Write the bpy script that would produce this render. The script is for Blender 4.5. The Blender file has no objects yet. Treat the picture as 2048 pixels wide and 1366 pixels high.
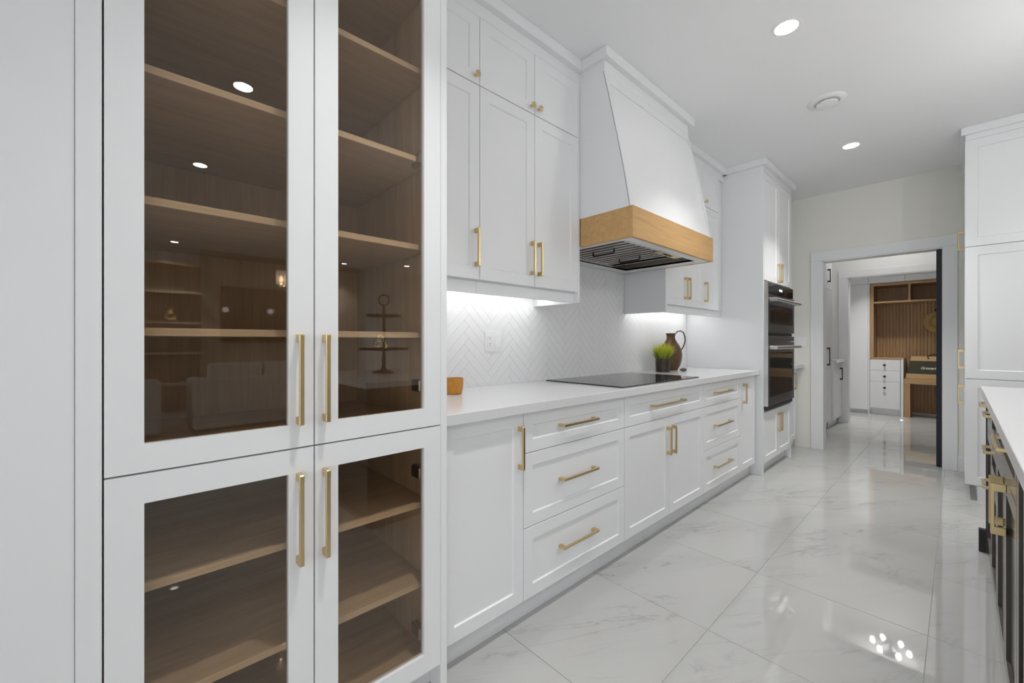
import bpy, bmesh, math, random
from mathutils import Vector, Matrix
random.seed(7)
scene = bpy.context.scene
C = scene.collection

# ------------------------------------------------------------------ camera
YAW = math.atan((1916 - 1024) / 822.0)
EYE = 1.164
cam_d = bpy.data.cameras.new('camera')
cam_d.sensor_width = 36.0
cam_d.lens = 36.0 * 822.0 / 2048.0
cam_d.clip_start = 0.02
cam = bpy.data.objects.new('camera', cam_d)
cam.location = (0, 0, EYE)
cam.rotation_euler = (math.radians(90), 0, YAW)
C.objects.link(cam)
scene.camera = cam

# ------------------------------------------------------------------ world, daylight, exposure
SKY = 2.6          # overcast sky entering by unseen windows added for daylight
DOWN = 45.0        # glow of the recessed light lenses
BEAM = 5.5        # watts of each recessed light
BULB = 40.0        # chandelier bulbs
PEND = 53.0        # globes of the two island pendants
LED = 10.0         # strips under the wall cabinets
world = bpy.data.worlds.new('overcast_sky')
scene.world = world
world.use_nodes = True
bg = world.node_tree.nodes['Background']
bg.inputs['Color'].default_value = (0.93, 0.965, 1.0, 1)
bg.inputs['Strength'].default_value = SKY
# light portals in the assumed, unseen window openings (they add no light of their own)
REAR_Y = -5.2
ADDED_WINS = [(-1.0, 1.3, 0.06, 2.50), (1.5, 3.8, 0.06, 2.50), (4.0, 6.3, 0.06, 2.50)]  # assumed rear windows, out of view, placed to bring in daylight
ADDED_EAST_WINS = [(1.9, 3.4, 0.9, 2.3), (3.8, 5.3, 0.9, 2.3)]  # assumed end-wall windows, unseen, added for more daylight
ADDED_SIDE_WIN = (-4.9, -1.3, 0.06, 2.50)  # unseen side window, added to fill the cabinet fronts and sofas
def portal(loc, rot, sx, sz):
    ld = bpy.data.lights.new('window_portal', 'AREA')
    ld.shape = 'RECTANGLE'; ld.size = sx; ld.size_y = sz
    ld.cycles.is_portal = True
    lo = bpy.data.objects.new('window_portal', ld)
    lo.location = loc; lo.rotation_euler = rot
    C.objects.link(lo)
for (a, b, c, d) in ADDED_WINS:
    portal(((a+b)/2, REAR_Y-0.06, (c+d)/2), (math.radians(90), 0, 0), b-a, d-c)
for (a, b, c, d) in ADDED_EAST_WINS:
    portal(((a+b)/2, 5.51, (c+d)/2), (math.radians(-90), 0, 0), b-a, d-c)
portal((6.69, (ADDED_SIDE_WIN[0]+ADDED_SIDE_WIN[1])/2, (ADDED_SIDE_WIN[2]+ADDED_SIDE_WIN[3])/2), (math.radians(90), 0, math.radians(90)), ADDED_SIDE_WIN[1]-ADDED_SIDE_WIN[0], ADDED_SIDE_WIN[3]-ADDED_SIDE_WIN[2])
scene.view_settings.view_transform = 'Standard'
scene.view_settings.look = 'None'
scene.view_settings.gamma = 1.0
scene.view_settings.use_curve_mapping = False
scene.view_settings.exposure = 0.0
scene.cycles.max_bounces = 14
scene.cycles.diffuse_bounces = 8
scene.cycles.transparent_max_bounces = 24

# ------------------------------------------------------------------ materials
M = {}
def new_mat(name):
    m = bpy.data.materials.new(name); m.use_nodes = True
    return m, m.node_tree.nodes, m.node_tree.links, m.node_tree.nodes['Principled BSDF']
def plain(name, col, rough=0.5, metal=0.0, spec=0.5, noise=0.03, scale=6.0, bump=0.0, bscale=200, coat=0.0):
    """procedural paint / metal: colour with a faint noise mottling"""
    m, N, L, b = new_mat(name)
    tc = N.new('ShaderNodeTexCoord')
    nz = N.new('ShaderNodeTexNoise'); nz.inputs['Scale'].default_value = scale; nz.inputs['Detail'].default_value = 3
    L.new(tc.outputs['Object'], nz.inputs['Vector'])
    mx = N.new('ShaderNodeMix'); mx.data_type = 'RGBA'
    mx.inputs['A'].default_value = tuple(c*(1-noise) for c in col) + (1,)
    mx.inputs['B'].default_value = tuple(min(1, c*(1+noise)) for c in col) + (1,)
    L.new(nz.outputs['Fac'], mx.inputs['Factor'])
    L.new(mx.outputs['Result'], b.inputs['Base Color'])
    b.inputs['Roughness'].default_value = rough
    b.inputs['Metallic'].default_value = metal
    b.inputs['Specular IOR Level'].default_value = spec
    b.inputs['Coat Weight'].default_value = coat
    if bump:
        n2 = N.new('ShaderNodeTexNoise'); n2.inputs['Scale'].default_value = bscale
        L.new(tc.outputs['Object'], n2.inputs['Vector'])
        bp = N.new('ShaderNodeBump'); bp.inputs['Strength'].default_value = bump; bp.inputs['Distance'].default_value = 0.002
        L.new(n2.outputs['Fac'], bp.inputs['Height']); L.new(bp.outputs['Normal'], b.inputs['Normal'])
    M[name] = m
    return m
def wood(name, c1, c2, axis=1, rough=0.45, scale=1.0):
    """straight-grained veneer, grain along the given axis"""
    m, N, L, b = new_mat(name)
    tc = N.new('ShaderNodeTexCoord')
    mp = N.new('ShaderNodeMapping')
    s = [28*scale]*3; s[axis] = 2.2*scale
    mp.inputs['Scale'].default_value = s
    L.new(tc.outputs['Object'], mp.inputs['Vector'])
    n1 = N.new('ShaderNodeTexNoise'); n1.inputs['Scale'].default_value = 1.0; n1.inputs['Detail'].default_value = 5
    n1.inputs['Roughness'].default_value = 0.65; n1.inputs['Distortion'].default_value = 0.6
    L.new(mp.outputs['Vector'], n1.inputs['Vector'])
    mp2 = N.new('ShaderNodeMapping'); s2 = [160*scale]*3; s2[axis] = 5*scale
    mp2.inputs['Scale'].default_value = s2
    L.new(tc.outputs['Object'], mp2.inputs['Vector'])
    n2 = N.new('ShaderNodeTexNoise'); n2.inputs['Scale'].default_value = 1.0; n2.inputs['Detail'].default_value = 2
    L.new(mp2.outputs['Vector'], n2.inputs['Vector'])
    ad = N.new('ShaderNodeMath'); ad.operation = 'MULTIPLY_ADD'
    L.new(n2.outputs['Fac'], ad.inputs[0]); ad.inputs[1].default_value = 0.45
    L.new(n1.outputs['Fac'], ad.inputs[2])
    rp = N.new('ShaderNodeValToRGB')
    rp.color_ramp.elements[0].position = 0.45; rp.color_ramp.elements[0].color = c2 + (1,)
    rp.color_ramp.elements[1].position = 0.95; rp.color_ramp.elements[1].color = c1 + (1,)
    L.new(ad.outputs['Value'], rp.inputs['Fac'])
    L.new(rp.outputs['Color'], b.inputs['Base Color'])
    b.inputs['Roughness'].default_value = rough
    M[name] = m
    return m
def emis(name, col, strength):
    m, N, L, b = new_mat(name)
    b.inputs['Base Color'].default_value = (0.9, 0.9, 0.9, 1)
    b.inputs['Emission Color'].default_value = col + (1,)
    b.inputs['Emission Strength'].default_value = strength
    M[name] = m
def thin_glass(name, tint, rough=0.0, f0=0.045):
    m = bpy.data.materials.new(name); m.use_nodes = True
    N, L = m.node_tree.nodes, m.node_tree.links
    N.clear()
    out = N.new('ShaderNodeOutputMaterial')
    tr = N.new('ShaderNodeBsdfTransparent'); tr.inputs['Color'].default_value = tint + (1,)
    gl = N.new('ShaderNodeBsdfGlossy'); gl.inputs['Roughness'].default_value = rough
    gl.inputs['Color'].default_value = (1, 1, 1, 1)
    ge = N.new('ShaderNodeNewGeometry')
    dt = N.new('ShaderNodeVectorMath'); dt.operation = 'DOT_PRODUCT'
    L.new(ge.outputs['Incoming'], dt.inputs[0]); L.new(ge.outputs['Normal'], dt.inputs[1])
    ab = N.new('ShaderNodeMath'); ab.operation = 'ABSOLUTE'; L.new(dt.outputs['Value'], ab.inputs[0])
    sb = N.new('ShaderNodeMath'); sb.operation = 'SUBTRACT'; sb.inputs[0].default_value = 1.0; L.new(ab.outputs[0], sb.inputs[1])
    pw = N.new('ShaderNodeMath'); pw.operation = 'POWER'; L.new(sb.outputs[0], pw.inputs[0]); pw.inputs[1].default_value = 5.0
    ma = N.new('ShaderNodeMath'); ma.operation = 'MULTIPLY_ADD'; L.new(pw.outputs[0], ma.inputs[0])
    ma.inputs[1].default_value = 1 - f0; ma.inputs[2].default_value = f0
    mx = N.new('ShaderNodeMixShader')
    L.new(ma.outputs[0], mx.inputs['Fac']); L.new(tr.outputs[0], mx.inputs[1]); L.new(gl.outputs[0], mx.inputs[2])
    L.new(mx.outputs[0], out.inputs['Surface'])
    M[name] = m
def marble(name):
    m, N, L, b = new_mat(name)
    tc = N.new('ShaderNodeTexCoord'); oi = N.new('ShaderNodeObjectInfo')
    sc = N.new('ShaderNodeVectorMath'); sc.operation = 'SCALE'
    cb = N.new('ShaderNodeCombineXYZ')
    L.new(oi.outputs['Random'], cb.inputs['X']); L.new(oi.outputs['Random'], cb.inputs['Y']); 
    L.new(cb.outputs['Vector'], sc.inputs[0]); sc.inputs['Scale'].default_value = 37.0
    ad = N.new('ShaderNodeVectorMath'); ad.operation = 'ADD'
    L.new(tc.outputs['Object'], ad.inputs[0]); L.new(sc.outputs['Vector'], ad.inputs[1])
    rot0 = N.new('ShaderNodeMapping'); rot0.inputs['Rotation'].default_value = (0, 0, math.radians(-58))
    L.new(ad.outputs['Vector'], rot0.inputs['Vector'])
    rot = N.new('ShaderNodeMapping'); rot.inputs['Scale'].default_value = (1.9, 9.5, 1.0)
    L.new(rot0.outputs['Vector'], rot.inputs['Vector'])
    n1 = N.new('ShaderNodeTexNoise'); n1.inputs['Scale'].default_value = 1.0; n1.inputs['Detail'].default_value = 6
    n1.inputs['Roughness'].default_value = 0.6; n1.inputs['Distortion'].default_value = 1.0
    L.new(rot.outputs['Vector'], n1.inputs['Vector'])
    s1 = N.new('ShaderNodeMath'); s1.operation = 'SUBTRACT'; L.new(n1.outputs['Fac'], s1.inputs[0]); s1.inputs[1].default_value = 0.53
    a1 = N.new('ShaderNodeMath'); a1.operation = 'ABSOLUTE'; L.new(s1.outputs[0], a1.inputs[0])
    r1 = N.new('ShaderNodeMapRange'); r1.inputs['From Min'].default_value = 0.0; r1.inputs['From Max'].default_value = 0.03
    r1.inputs['To Min'].default_value = 1.0; r1.inputs['To Max'].default_value = 0.0
    L.new(a1.outputs[0], r1.inputs['Value'])
    n2 = N.new('ShaderNodeTexNoise'); n2.inputs['Scale'].default_value = 0.55; n2.inputs['Detail'].default_value = 3
    L.new(rot.outputs['Vector'], n2.inputs['Vector'])
    r2 = N.new('ShaderNodeMapRange'); r2.inputs['From Min'].default_value = 0.47; r2.inputs['From Max'].default_value = 0.68
    L.new(n2.outputs['Fac'], r2.inputs['Value'])
    mu = N.new('ShaderNodeMath'); mu.operation = 'MULTIPLY'; L.new(r1.outputs[0], mu.inputs[0]); L.new(r2.outputs[0], mu.inputs[1])
    mb = N.new('ShaderNodeMath'); mb.operation = 'MULTIPLY_ADD'; L.new(r2.outputs[0], mb.inputs[0]); mb.inputs[1].default_value = 0.22
    L.new(mu.outputs[0], mb.inputs[2])
    mx = N.new('ShaderNodeMix'); mx.data_type = 'RGBA'; mx.clamp_factor = True
    mx.inputs['A'].default_value = (0.45, 0.452, 0.440, 1); mx.inputs['B'].default_value = (0.325, 0.327, 0.322, 1)
    L.new(mb.outputs[0], mx.inputs['Factor'])
    L.new(mx.outputs['Result'], b.inputs['Base Color'])
    b.inputs['Roughness'].default_value = 0.022
    b.inputs['Specular IOR Level'].default_value = 0.8
    M[name] = m

plain('white_paint', (0.795, 0.803, 0.815), 0.38, noise=0.006, scale=2)
plain('ceiling_paint', (0.845, 0.85, 0.86), 0.9, noise=0.008, scale=1.5)
plain('wall_cream', (0.80, 0.79, 0.735), 0.85, noise=0.01, bump=0.05)
plain('wall_white', (0.78, 0.78, 0.775), 0.85, noise=0.01, bump=0.05)
plain('quartz', (0.69, 0.695, 0.70), 0.16, noise=0.012, scale=40)
plain('wall_tile', (0.825, 0.83, 0.84), 0.14, noise=0.01, scale=3)
plain('grout', (0.74, 0.74, 0.74), 0.9, noise=0.03, scale=60)
plain('floor_grout', (0.40, 0.40, 0.385), 0.9, noise=0.05, scale=60)
plain('brass', (0.66, 0.515, 0.285), 0.3, 1.0, noise=0.04, scale=30)
plain('steel', (0.62, 0.62, 0.63), 0.28, 1.0, noise=0.05, scale=50)
plain('dark_steel', (0.34, 0.315, 0.29), 0.3, 1.0, noise=0.05, scale=50)
plain('filter_steel', (0.46, 0.43, 0.40), 0.32, 1.0, noise=0.05, scale=50)
plain('black_metal', (0.012, 0.012, 0.013), 0.4, noise=0.05)
plain('black_glass', (0.012, 0.012, 0.013), 0.03, noise=0.02, spec=0.6)
plain('oven_glass', (0.02, 0.02, 0.021), 0.05, noise=0.02, spec=0.5)
plain('oven_frame', (0.06, 0.06, 0.062), 0.25, 0.6, noise=0.03)
plain('navy', (0.005, 0.008, 0.017), 0.5, noise=0.05)
plain('plastic_white', (0.84, 0.84, 0.84), 0.3, noise=0.004)
plain('dark_slot', (0.03, 0.03, 0.03), 0.7, noise=0.02)
plain('rubber_dark', (0.025, 0.023, 0.022), 0.6, noise=0.05)
plain('sofa_fabric', (0.76, 0.75, 0.73), 0.9, noise=0.05, scale=60, bump=0.3)
plain('soil', (0.05, 0.035, 0.02), 0.95, noise=0.3, scale=80)
plain('straw', (0.50, 0.36, 0.14), 0.85, noise=0.2, scale=120, bump=0.6, bscale=300)
plain('bag_olive', (0.055, 0.05, 0.03), 0.85, noise=0.1, scale=80, bump=0.3)
plain('bag_tan', (0.50, 0.33, 0.16), 0.8, noise=0.08, scale=80, bump=0.3)
plain('lettering', (0.75, 0.72, 0.62), 0.7, noise=0.02)
plain('display_print', (0.65, 0.65, 0.62), 0.6, noise=0.02)
plain('iron', (0.03, 0.028, 0.026), 0.5, 0.7, noise=0.1)
plain('cloth_grey', (0.10, 0.095, 0.09), 0.9, noise=0.4, scale=90)
plain('shadow_gap', (0.35, 0.35, 0.355), 0.6, noise=0.01)
plain('stone_grey', (0.30, 0.28, 0.26), 0.6, noise=0.08)
plain('tv_screen', (0.01, 0.01, 0.012), 0.05, noise=0.01)
wood('oak_interior', (0.64, 0.52, 0.38), (0.50, 0.395, 0.275), axis=1)
wood('oak_side', (0.60, 0.48, 0.345), (0.46, 0.36, 0.245), axis=2)
wood('maple_band', (0.60, 0.37, 0.155), (0.47, 0.265, 0.095), axis=1, rough=0.4)
wood('mud_wood', (0.50, 0.32, 0.165), (0.38, 0.23, 0.115), axis=2)
wood('mud_wood_h', (0.52, 0.33, 0.17), (0.38, 0.23, 0.11), axis=0)
wood('espresso', (0.048, 0.036, 0.029), (0.038, 0.028, 0.022), axis=2, rough=0.16)
wood('cup_wood', (0.62, 0.28, 0.04), (0.42, 0.165, 0.02), axis=0, rough=0.35, scale=1.2)
wood('feature_wood', (0.50, 0.42, 0.33), (0.40, 0.33, 0.26), axis=2)
plain('jug_bronze', (0.105, 0.055, 0.02), 0.42, 0.3, noise=0.55, scale=28)
plain('pot_bronze', (0.045, 0.03, 0.022), 0.35, 0.4, noise=0.6, scale=22)
thin_glass('bronze_glass', (0.90, 0.86, 0.81))
thin_glass('clear_glass', (0.98, 0.98, 0.98))
marble('marble_tile')
def frosted():
    m = bpy.data.materials.new('frosted_shade'); m.use_nodes = True
    N, L = m.node_tree.nodes, m.node_tree.links
    N.remove(N['Principled BSDF'])
    tl = N.new('ShaderNodeBsdfTranslucent'); tl.inputs['Color'].default_value = (0.95, 0.93, 0.9, 1)
    tr = N.new('ShaderNodeBsdfTransparent'); mx = N.new('ShaderNodeMixShader'); mx.inputs['Fac'].default_value = 0.45
    L.new(tl.outputs[0], mx.inputs[1]); L.new(tr.outputs[0], mx.inputs[2]); L.new(mx.outputs[0], N['Material Output'].inputs['Surface'])
    M['frosted_shade'] = m
frosted()
emis('light_lens', (1.0, 0.97, 0.93), DOWN)
emis('led_strip', (1.0, 0.99, 0.97), LED)
emis('warm_bulb', (1.0, 0.72, 0.42), BULB)
emis('pendant_globe', (1.0, 0.985, 0.97), PEND)
emis('fairy_light', (1.0, 0.75, 0.35), 12.0)
emis('oven_display', (0.75, 0.8, 0.85), 0.6)
def grass():
    m, N, L, b = new_mat('grass_leaf')
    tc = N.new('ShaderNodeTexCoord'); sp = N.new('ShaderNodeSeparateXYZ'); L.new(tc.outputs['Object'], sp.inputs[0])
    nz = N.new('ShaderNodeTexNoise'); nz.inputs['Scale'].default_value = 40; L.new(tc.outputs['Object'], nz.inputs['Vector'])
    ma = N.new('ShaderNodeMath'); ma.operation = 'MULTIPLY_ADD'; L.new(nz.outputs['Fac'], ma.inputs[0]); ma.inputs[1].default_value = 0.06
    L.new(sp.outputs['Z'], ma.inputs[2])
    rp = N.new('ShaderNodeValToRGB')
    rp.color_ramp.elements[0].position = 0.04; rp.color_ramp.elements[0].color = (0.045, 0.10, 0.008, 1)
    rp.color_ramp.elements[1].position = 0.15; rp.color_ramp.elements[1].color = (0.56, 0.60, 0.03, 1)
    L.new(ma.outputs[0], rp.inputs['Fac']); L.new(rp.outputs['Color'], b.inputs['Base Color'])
    b.inputs['Roughness'].default_value = 0.55
    M['grass_leaf'] = m
grass()

# ------------------------------------------------------------------ mesh helpers
class MB:
    def __init__(s): s.v = []; s.f = []
    def quad(s, pts):
        i = len(s.v); s.v += [tuple(p) for p in pts]; s.f.append(tuple(range(i, i+len(pts)))); return s
    def box(s, lo, hi, ch=0.0):
        x0, y0, z0 = lo; x1, y1, z1 = hi
        if ch <= 0:
            i = len(s.v)
            s.v += [(x0,y0,z0),(x1,y0,z0),(x1,y1,z0),(x0,y1,z0),(x0,y0,z1),(x1,y0,z1),(x1,y1,z1),(x0,y1,z1)]
            s.f += [(i,i+3,i+2,i+1),(i+4,i+5,i+6,i+7),(i,i+1,i+5,i+4),(i+1,i+2,i+6,i+5),(i+2,i+3,i+7,i+6),(i+3,i,i+4,i+7)]
            return s
        b = bmesh.new()
        bmesh.ops.create_cube(b, size=1.0)
        for v in b.verts:
            v.co = Vector(((x0+x1)/2 + v.co.x*(x1-x0), (y0+y1)/2 + v.co.y*(y1-y0), (z0+z1)/2 + v.co.z*(z1-z0)))
        bmesh.ops.bevel(b, geom=b.edges[:], offset=min(ch, 0.45*min(x1-x0, y1-y0, z1-z0)), segments=1, affect='EDGES')
        s.add_bm(b); return s
    def add_bm(s, b):
        b.verts.ensure_lookup_table(); b.verts.index_update()
        i = len(s.v)
        s.v += [tuple(v.co) for v in b.verts]
        s.f += [tuple(i+v.index for v in f.verts) for f in b.faces]
        b.free()
    def ring(s, o0, o1, i0, i1, n0, n1, mp):
        """rectangular frame: outer u,v rect o0..o1, inner hole i0..i1, depth n0..n1; mp maps (u,v,n)->xyz"""
        i = len(s.v)
        for n in (n0, n1):
            for (a, b) in ((o0, o1), (i0, i1)):
                s.v += [mp(a[0],a[1],n), mp(b[0],a[1],n), mp(b[0],b[1],n), mp(a[0],b[1],n)]
        for k in range(4):
            j = (k+1) % 4
            s.f += [(i+k,i+j,i+4+j,i+4+k), (i+8+k,i+12+k,i+12+j,i+8+j), (i+k,i+8+k,i+8+j,i+j), (i+4+k,i+4+j,i+12+j,i+12+k)]
        return s
    def tube(s, pts, r, seg=8, closed=False, flat=None):
        pts = [Vector(p) for p in pts]; n = len(pts); i = len(s.v)
        up = None
        for k, p in enumerate(pts):
            if closed: t = pts[(k+1) % n] - pts[k-1]
            else: t = pts[min(k+1, n-1)] - pts[max(k-1, 0)]
            t.normalize()
            if up is None:
                up = t.orthogonal().normalized()
            else:
                up = (up - t*up.dot(t)).normalized()
            q = t.cross(up)
            rr = r[k] if isinstance(r, (list, tuple)) else r
            for m in range(seg):
                a = 2*math.pi*m/seg
                s.v.append(tuple(p + up*math.cos(a)*rr*(flat or 1) + q*math.sin(a)*rr))
        for k in range(n if closed else n-1):
            k2 = (k+1) % n
            for m in range(seg):
                m2 = (m+1) % seg
                s.f.append((i+k*seg+m, i+k*seg+m2, i+k2*seg+m2, i+k2*seg+m))
        if not closed:
            s.f.append(tuple(i+m for m in range(seg))[::-1]); s.f.append(tuple(i+(n-1)*seg+m for m in range(seg)))
        return s
    def lathe(s, prof, c=(0,0,0), seg=32, axis='z', cap=True):
        i = len(s.v); n = len(prof)
        for (r, h) in prof:
            for m in range(seg):
                a = 2*math.pi*m/seg
                p = (r*math.cos(a), r*math.sin(a), h)
                if axis == 'x': p = (h, p[0], p[1])
                if axis == 'y': p = (p[0], h, p[1])
                s.v.append((c[0]+p[0], c[1]+p[1], c[2]+p[2]))
        for k in range(n-1):
            for m in range(seg):
                m2 = (m+1) % seg
                s.f.append((i+k*seg+m, i+k*seg+m2, i+(k+1)*seg+m2, i+(k+1)*seg+m))
        if cap:
            s.f.append(tuple(i+m for m in range(seg))[::-1]); s.f.append(tuple(i+(n-1)*seg+m for m in range(seg)))
        return s
    def prism(s, poly, d0, d1, mp):
        """polygon in (u,v), extruded n=d0..d1"""
        i = len(s.v); n = len(poly)
        s.v += [mp(u,v,d0) for u,v in poly] + [mp(u,v,d1) for u,v in poly]
        s.f.append(tuple(range(i, i+n))[::-1]); s.f.append(tuple(range(i+n, i+2*n)))
        for k in range(n):
            j = (k+1) % n
            s.f.append((i+k, i+j, i+n+j, i+n+k))
        return s

def FX(x):  # surface facing +X, n measured outward from x
    return lambda u, v, n: (x+n, u, v)
def FNX(x): # facing -X
    return lambda u, v, n: (x-n, u, v)
def FNY(y): # facing -Y
    return lambda u, v, n: (u, y-n, v)

def mesh_of(mb, origin, name, mat, smooth=False):
    me = bpy.data.meshes.new(name)
    o = Vector(origin)
    me.from_pydata([tuple(Vector(p)-o) for p in mb.v], [], mb.f)
    b = bmesh.new(); b.from_mesh(me)
    bmesh.ops.recalc_face_normals(b, faces=b.faces[:])
    b.to_mesh(me); b.free()
    if smooth:
        for p in me.polygons: p.use_smooth = True
        try: me.set_sharp_from_angle(angle=math.radians(35))
        except Exception: pass
    me.materials.append(M[mat])
    me.update()
    return me
WP = {}
def wpos(o): return WP.get(o.name, Vector((0,0,0))) if o else Vector((0,0,0))
def obj(name, mb, mat, parent=None, origin=None, smooth=False, label=None, kind=None):
    if origin is None:
        lo = [min(p[k] for p in mb.v) for k in range(3)]; hi = [max(p[k] for p in mb.v) for k in range(3)]
        origin = ((lo[0]+hi[0])/2, (lo[1]+hi[1])/2, lo[2])
    o = bpy.data.objects.new(name, mesh_of(mb, origin, name, mat, smooth))
    C.objects.link(o)
    o.parent = parent
    o.location = Vector(origin) - wpos(parent)
    WP[o.name] = Vector(origin)
    if label: o['label'] = label
    if kind: o['kind'] = kind
    return o
def inst(name, me, parent, loc, rot=(0,0,0), label=None):
    o = bpy.data.objects.new(name, me); C.objects.link(o)
    o.parent = parent; o.location = Vector(loc) - wpos(parent); o.rotation_euler = rot
    WP[o.name] = Vector(loc)
    if label: o['label'] = label
    return o
def thing(name, label, cat, loc, group=None):
    o = bpy.data.objects.new(name, None); C.objects.link(o)
    o.empty_display_size = 0.05
    o.location = loc; WP[o.name] = Vector(loc)
    tag(o, label, cat, group)
    return o
def tag(o, label, cat, group=None):
    o['label'] = label; o['category'] = cat
    if group: o['group'] = group
    return o
def struct(name, mb, mat, parent=None, origin=None, label=None):
    o = obj(name, mb, mat, parent, origin)
    if parent is None: o['kind'] = 'structure'
    if label: o['label'] = label
    return o
def B(*a, ch=0.0):
    return MB().box(*a, ch=ch)

# shaker front: frame, bevelled step, recessed panel (one closed slab)
def shaker(u0, u1, v0, v1, mp, t=0.02, fw=0.055, rec=0.007, st=0.004, e=0.0012):
    mb = MB()
    def loop(a0, a1, b0, b1, n): return [mp(a0,b0,n), mp(a1,b0,n), mp(a1,b1,n), mp(a0,b1,n)]
    L = [loop(u0,u1,v0,v1,0), loop(u0,u1,v0,v1,t-e), loop(u0+e,u1-e,v0+e,v1-e,t),
         loop(u0+fw,u1-fw,v0+fw,v1-fw,t), loop(u0+fw+st,u1-fw-st,v0+fw+st,v1-fw-st,t-rec)]
    for l in L: mb.v += l
    mb.f.append((0,1,2,3)); k = len(L)
    for a in range(k-1):
        for i in range(4):
            j = (i+1) % 4
            mb.f.append((a*4+i, a*4+j, a*4+4+j, a*4+4+i))
    mb.f.append(tuple(range((k-1)*4, k*4)))
    return mb
def slab(u0, u1, v0, v1, mp, t=0.02, e=0.0012):
    return shaker(u0, u1, v0, v1, mp, t, fw=(min(u1-u0, v1-v0))*0.3, rec=0.0, st=0.001, e=e)

# handles: bar on two block feet; local +X points out of the door, long axis local Z
HM = {}
def handle_mesh(L, mat, foot=0.02, w=0.011, proj=0.032):
    key = (L, mat, foot, proj)
    if key not in HM:
        mb = MB()
        mb.box((0, -w*0.55, -L/2), (proj, w*0.55, -L/2+foot), 0.0012)
        mb.box((0, -w*0.55, L/2-foot), (proj, w*0.55, L/2), 0.0012)
        mb.box((proj-0.009, -w*0.5, -L/2+0.002), (proj+0.0005, w*0.5, L/2-0.002), 0.001)
        HM[key] = mesh_of(mb, (0,0,0), 'handle', mat)
    return HM[key]
def handle(door, loc, L, vertical=True, face='x', mat='brass', proj=0.032, foot=0.02):
    rz = {'x': 0, '-x': math.pi, '-y': -math.pi/2}[face]
    rot = (0, 0, rz) if vertical else (math.pi/2, 0, rz)
    return inst('handle', handle_mesh(L, mat, foot=foot, proj=proj), door, loc, rot)
KM = {}
def knob(door, loc, mat='brass', face='x', s=1.0):
    if mat not in KM:
        prof = [(0.007,0),(0.007,0.002),(0.0045,0.004),(0.0045,0.014),(0.009,0.017),(0.0135,0.020),(0.0135,0.024),(0.011,0.0265),(0.004,0.0275)]
        KM[mat] = mesh_of(MB().lathe(prof, seg=20, axis='x'), (0,0,0), 'knob', mat, True)
    rz = {'x': 0, '-x': math.pi, '-y': -math.pi/2}[face]
    o = inst('knob', KM[mat], door, loc, (0, 0, rz)); o.scale = (s, s, s)
    return o

CEIL = 2.74
WALL = -1.81      # tiled wall plane
FARY = 5.45       # end wall with the doorway
# ================================================================== SETTING
# ---- floor: slab + polished square tiles
floor = struct('floor', MB().box((-1.95, -5.32, -0.12), (6.75, FARY+0.12, -0.0025)).box((-1.95, FARY+0.12, -0.12), (1.52, 9.4, -0.0025)), 'floor_grout')
P = 0.605
tile_me = mesh_of(B((-P/2+0.0009, -P/2+0.0009, -0.006), (P/2-0.0009, P/2-0.0009, 0), ch=0.0006), (0,0,0), 'floor_tile', 'marble_tile')
rest = MB()
for i in range(-3, 12):
    for j in range(-12, 13):
        cx = -0.685 + P*(i+0.5); cy = 1.705 + P*(j+0.5)
        if cx < -1.85 or cy < -5.3 or cx > 6.75 or cy > 9.4 or (cy > 5.5 and cx > 1.4): continue
        vis = cx < 1.0 and cy > 0.0
        if vis:
            o = inst('floor_tile', tile_me, floor, (cx, cy, 0))
            o.rotation_euler = (random.uniform(-.0009,.0009), random.uniform(-.0009,.0009), math.pi/2*random.choice((0, 2)))
        elif cx < 4.0 and -1.5 < cy < 4.6:
            inst('floor_tile', tile_me, floor, (cx, cy, 0))
        else:
            rest.box((cx-P/2+0.0009, cy-P/2+0.0009, -0.006), (cx+P/2-0.0009, cy+P/2-0.0009, 0))
ro = obj('floor_tile_field', rest, 'marble_tile', floor); ro['kind'] = 'stuff'

# ---- ceiling
ceiling = struct('ceiling', MB().box((-1.95, -5.32, CEIL), (6.75, FARY+0.12, CEIL+0.1)).box((-1.95, FARY+0.12, CEIL), (1.52, 9.4, CEIL+0.1)), 'ceiling_paint')
# ---- walls
wall_left = struct('wall_left', B((WALL-0.12, -5.32, 0), (WALL-0.008, 9.4, CEIL)), 'wall_white')
struct('wall_bulkhead', B((WALL, REAR_Y, 0), (-1.162, -0.084, CEIL)), 'white_paint')
DX0, DX1, DZ = -0.992, -0.095, 2.03   # doorway
fw = MB()
fw.box((WALL-0.008, FARY, 0), (DX0, FARY+0.12, CEIL)); fw.box((DX1, FARY, 0), (1.9, FARY+0.12, CEIL))
fw.box((DX0, FARY, DZ), (DX1, FARY+0.12, CEIL))
x = 1.9
for (a, b_, c, d) in ADDED_EAST_WINS:
    fw.box((x, FARY, 0), (a, FARY+0.12, CEIL)) if a > x else None
    fw.box((a, FARY, 0), (b_, FARY+0.12, c)); fw.box((a, FARY, d), (b_, FARY+0.12, CEIL)); x = b_
fw.box((x, FARY, 0), (6.6, FARY+0.12, CEIL))
wall_far = struct('wall_far', fw, 'wall_cream')
rw = MB(); x = -1.95
for (a, b_, c, d) in ADDED_WINS:
    rw.box((x, REAR_Y-0.12, 0), (a, REAR_Y, CEIL)); rw.box((a, REAR_Y-0.12, 0), (b_, REAR_Y, c)); rw.box((a, REAR_Y-0.12, d), (b_, REAR_Y, CEIL)); x = b_
rw.box((x, REAR_Y-0.12, 0), (6.75, REAR_Y, CEIL))
struct('wall_rear', rw, 'wall_white')
rr_ = MB().box((6.6, REAR_Y, 0), (6.75, ADDED_SIDE_WIN[0], CEIL)).box((6.6, ADDED_SIDE_WIN[1], 0), (6.75, FARY+0.12, CEIL))
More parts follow.
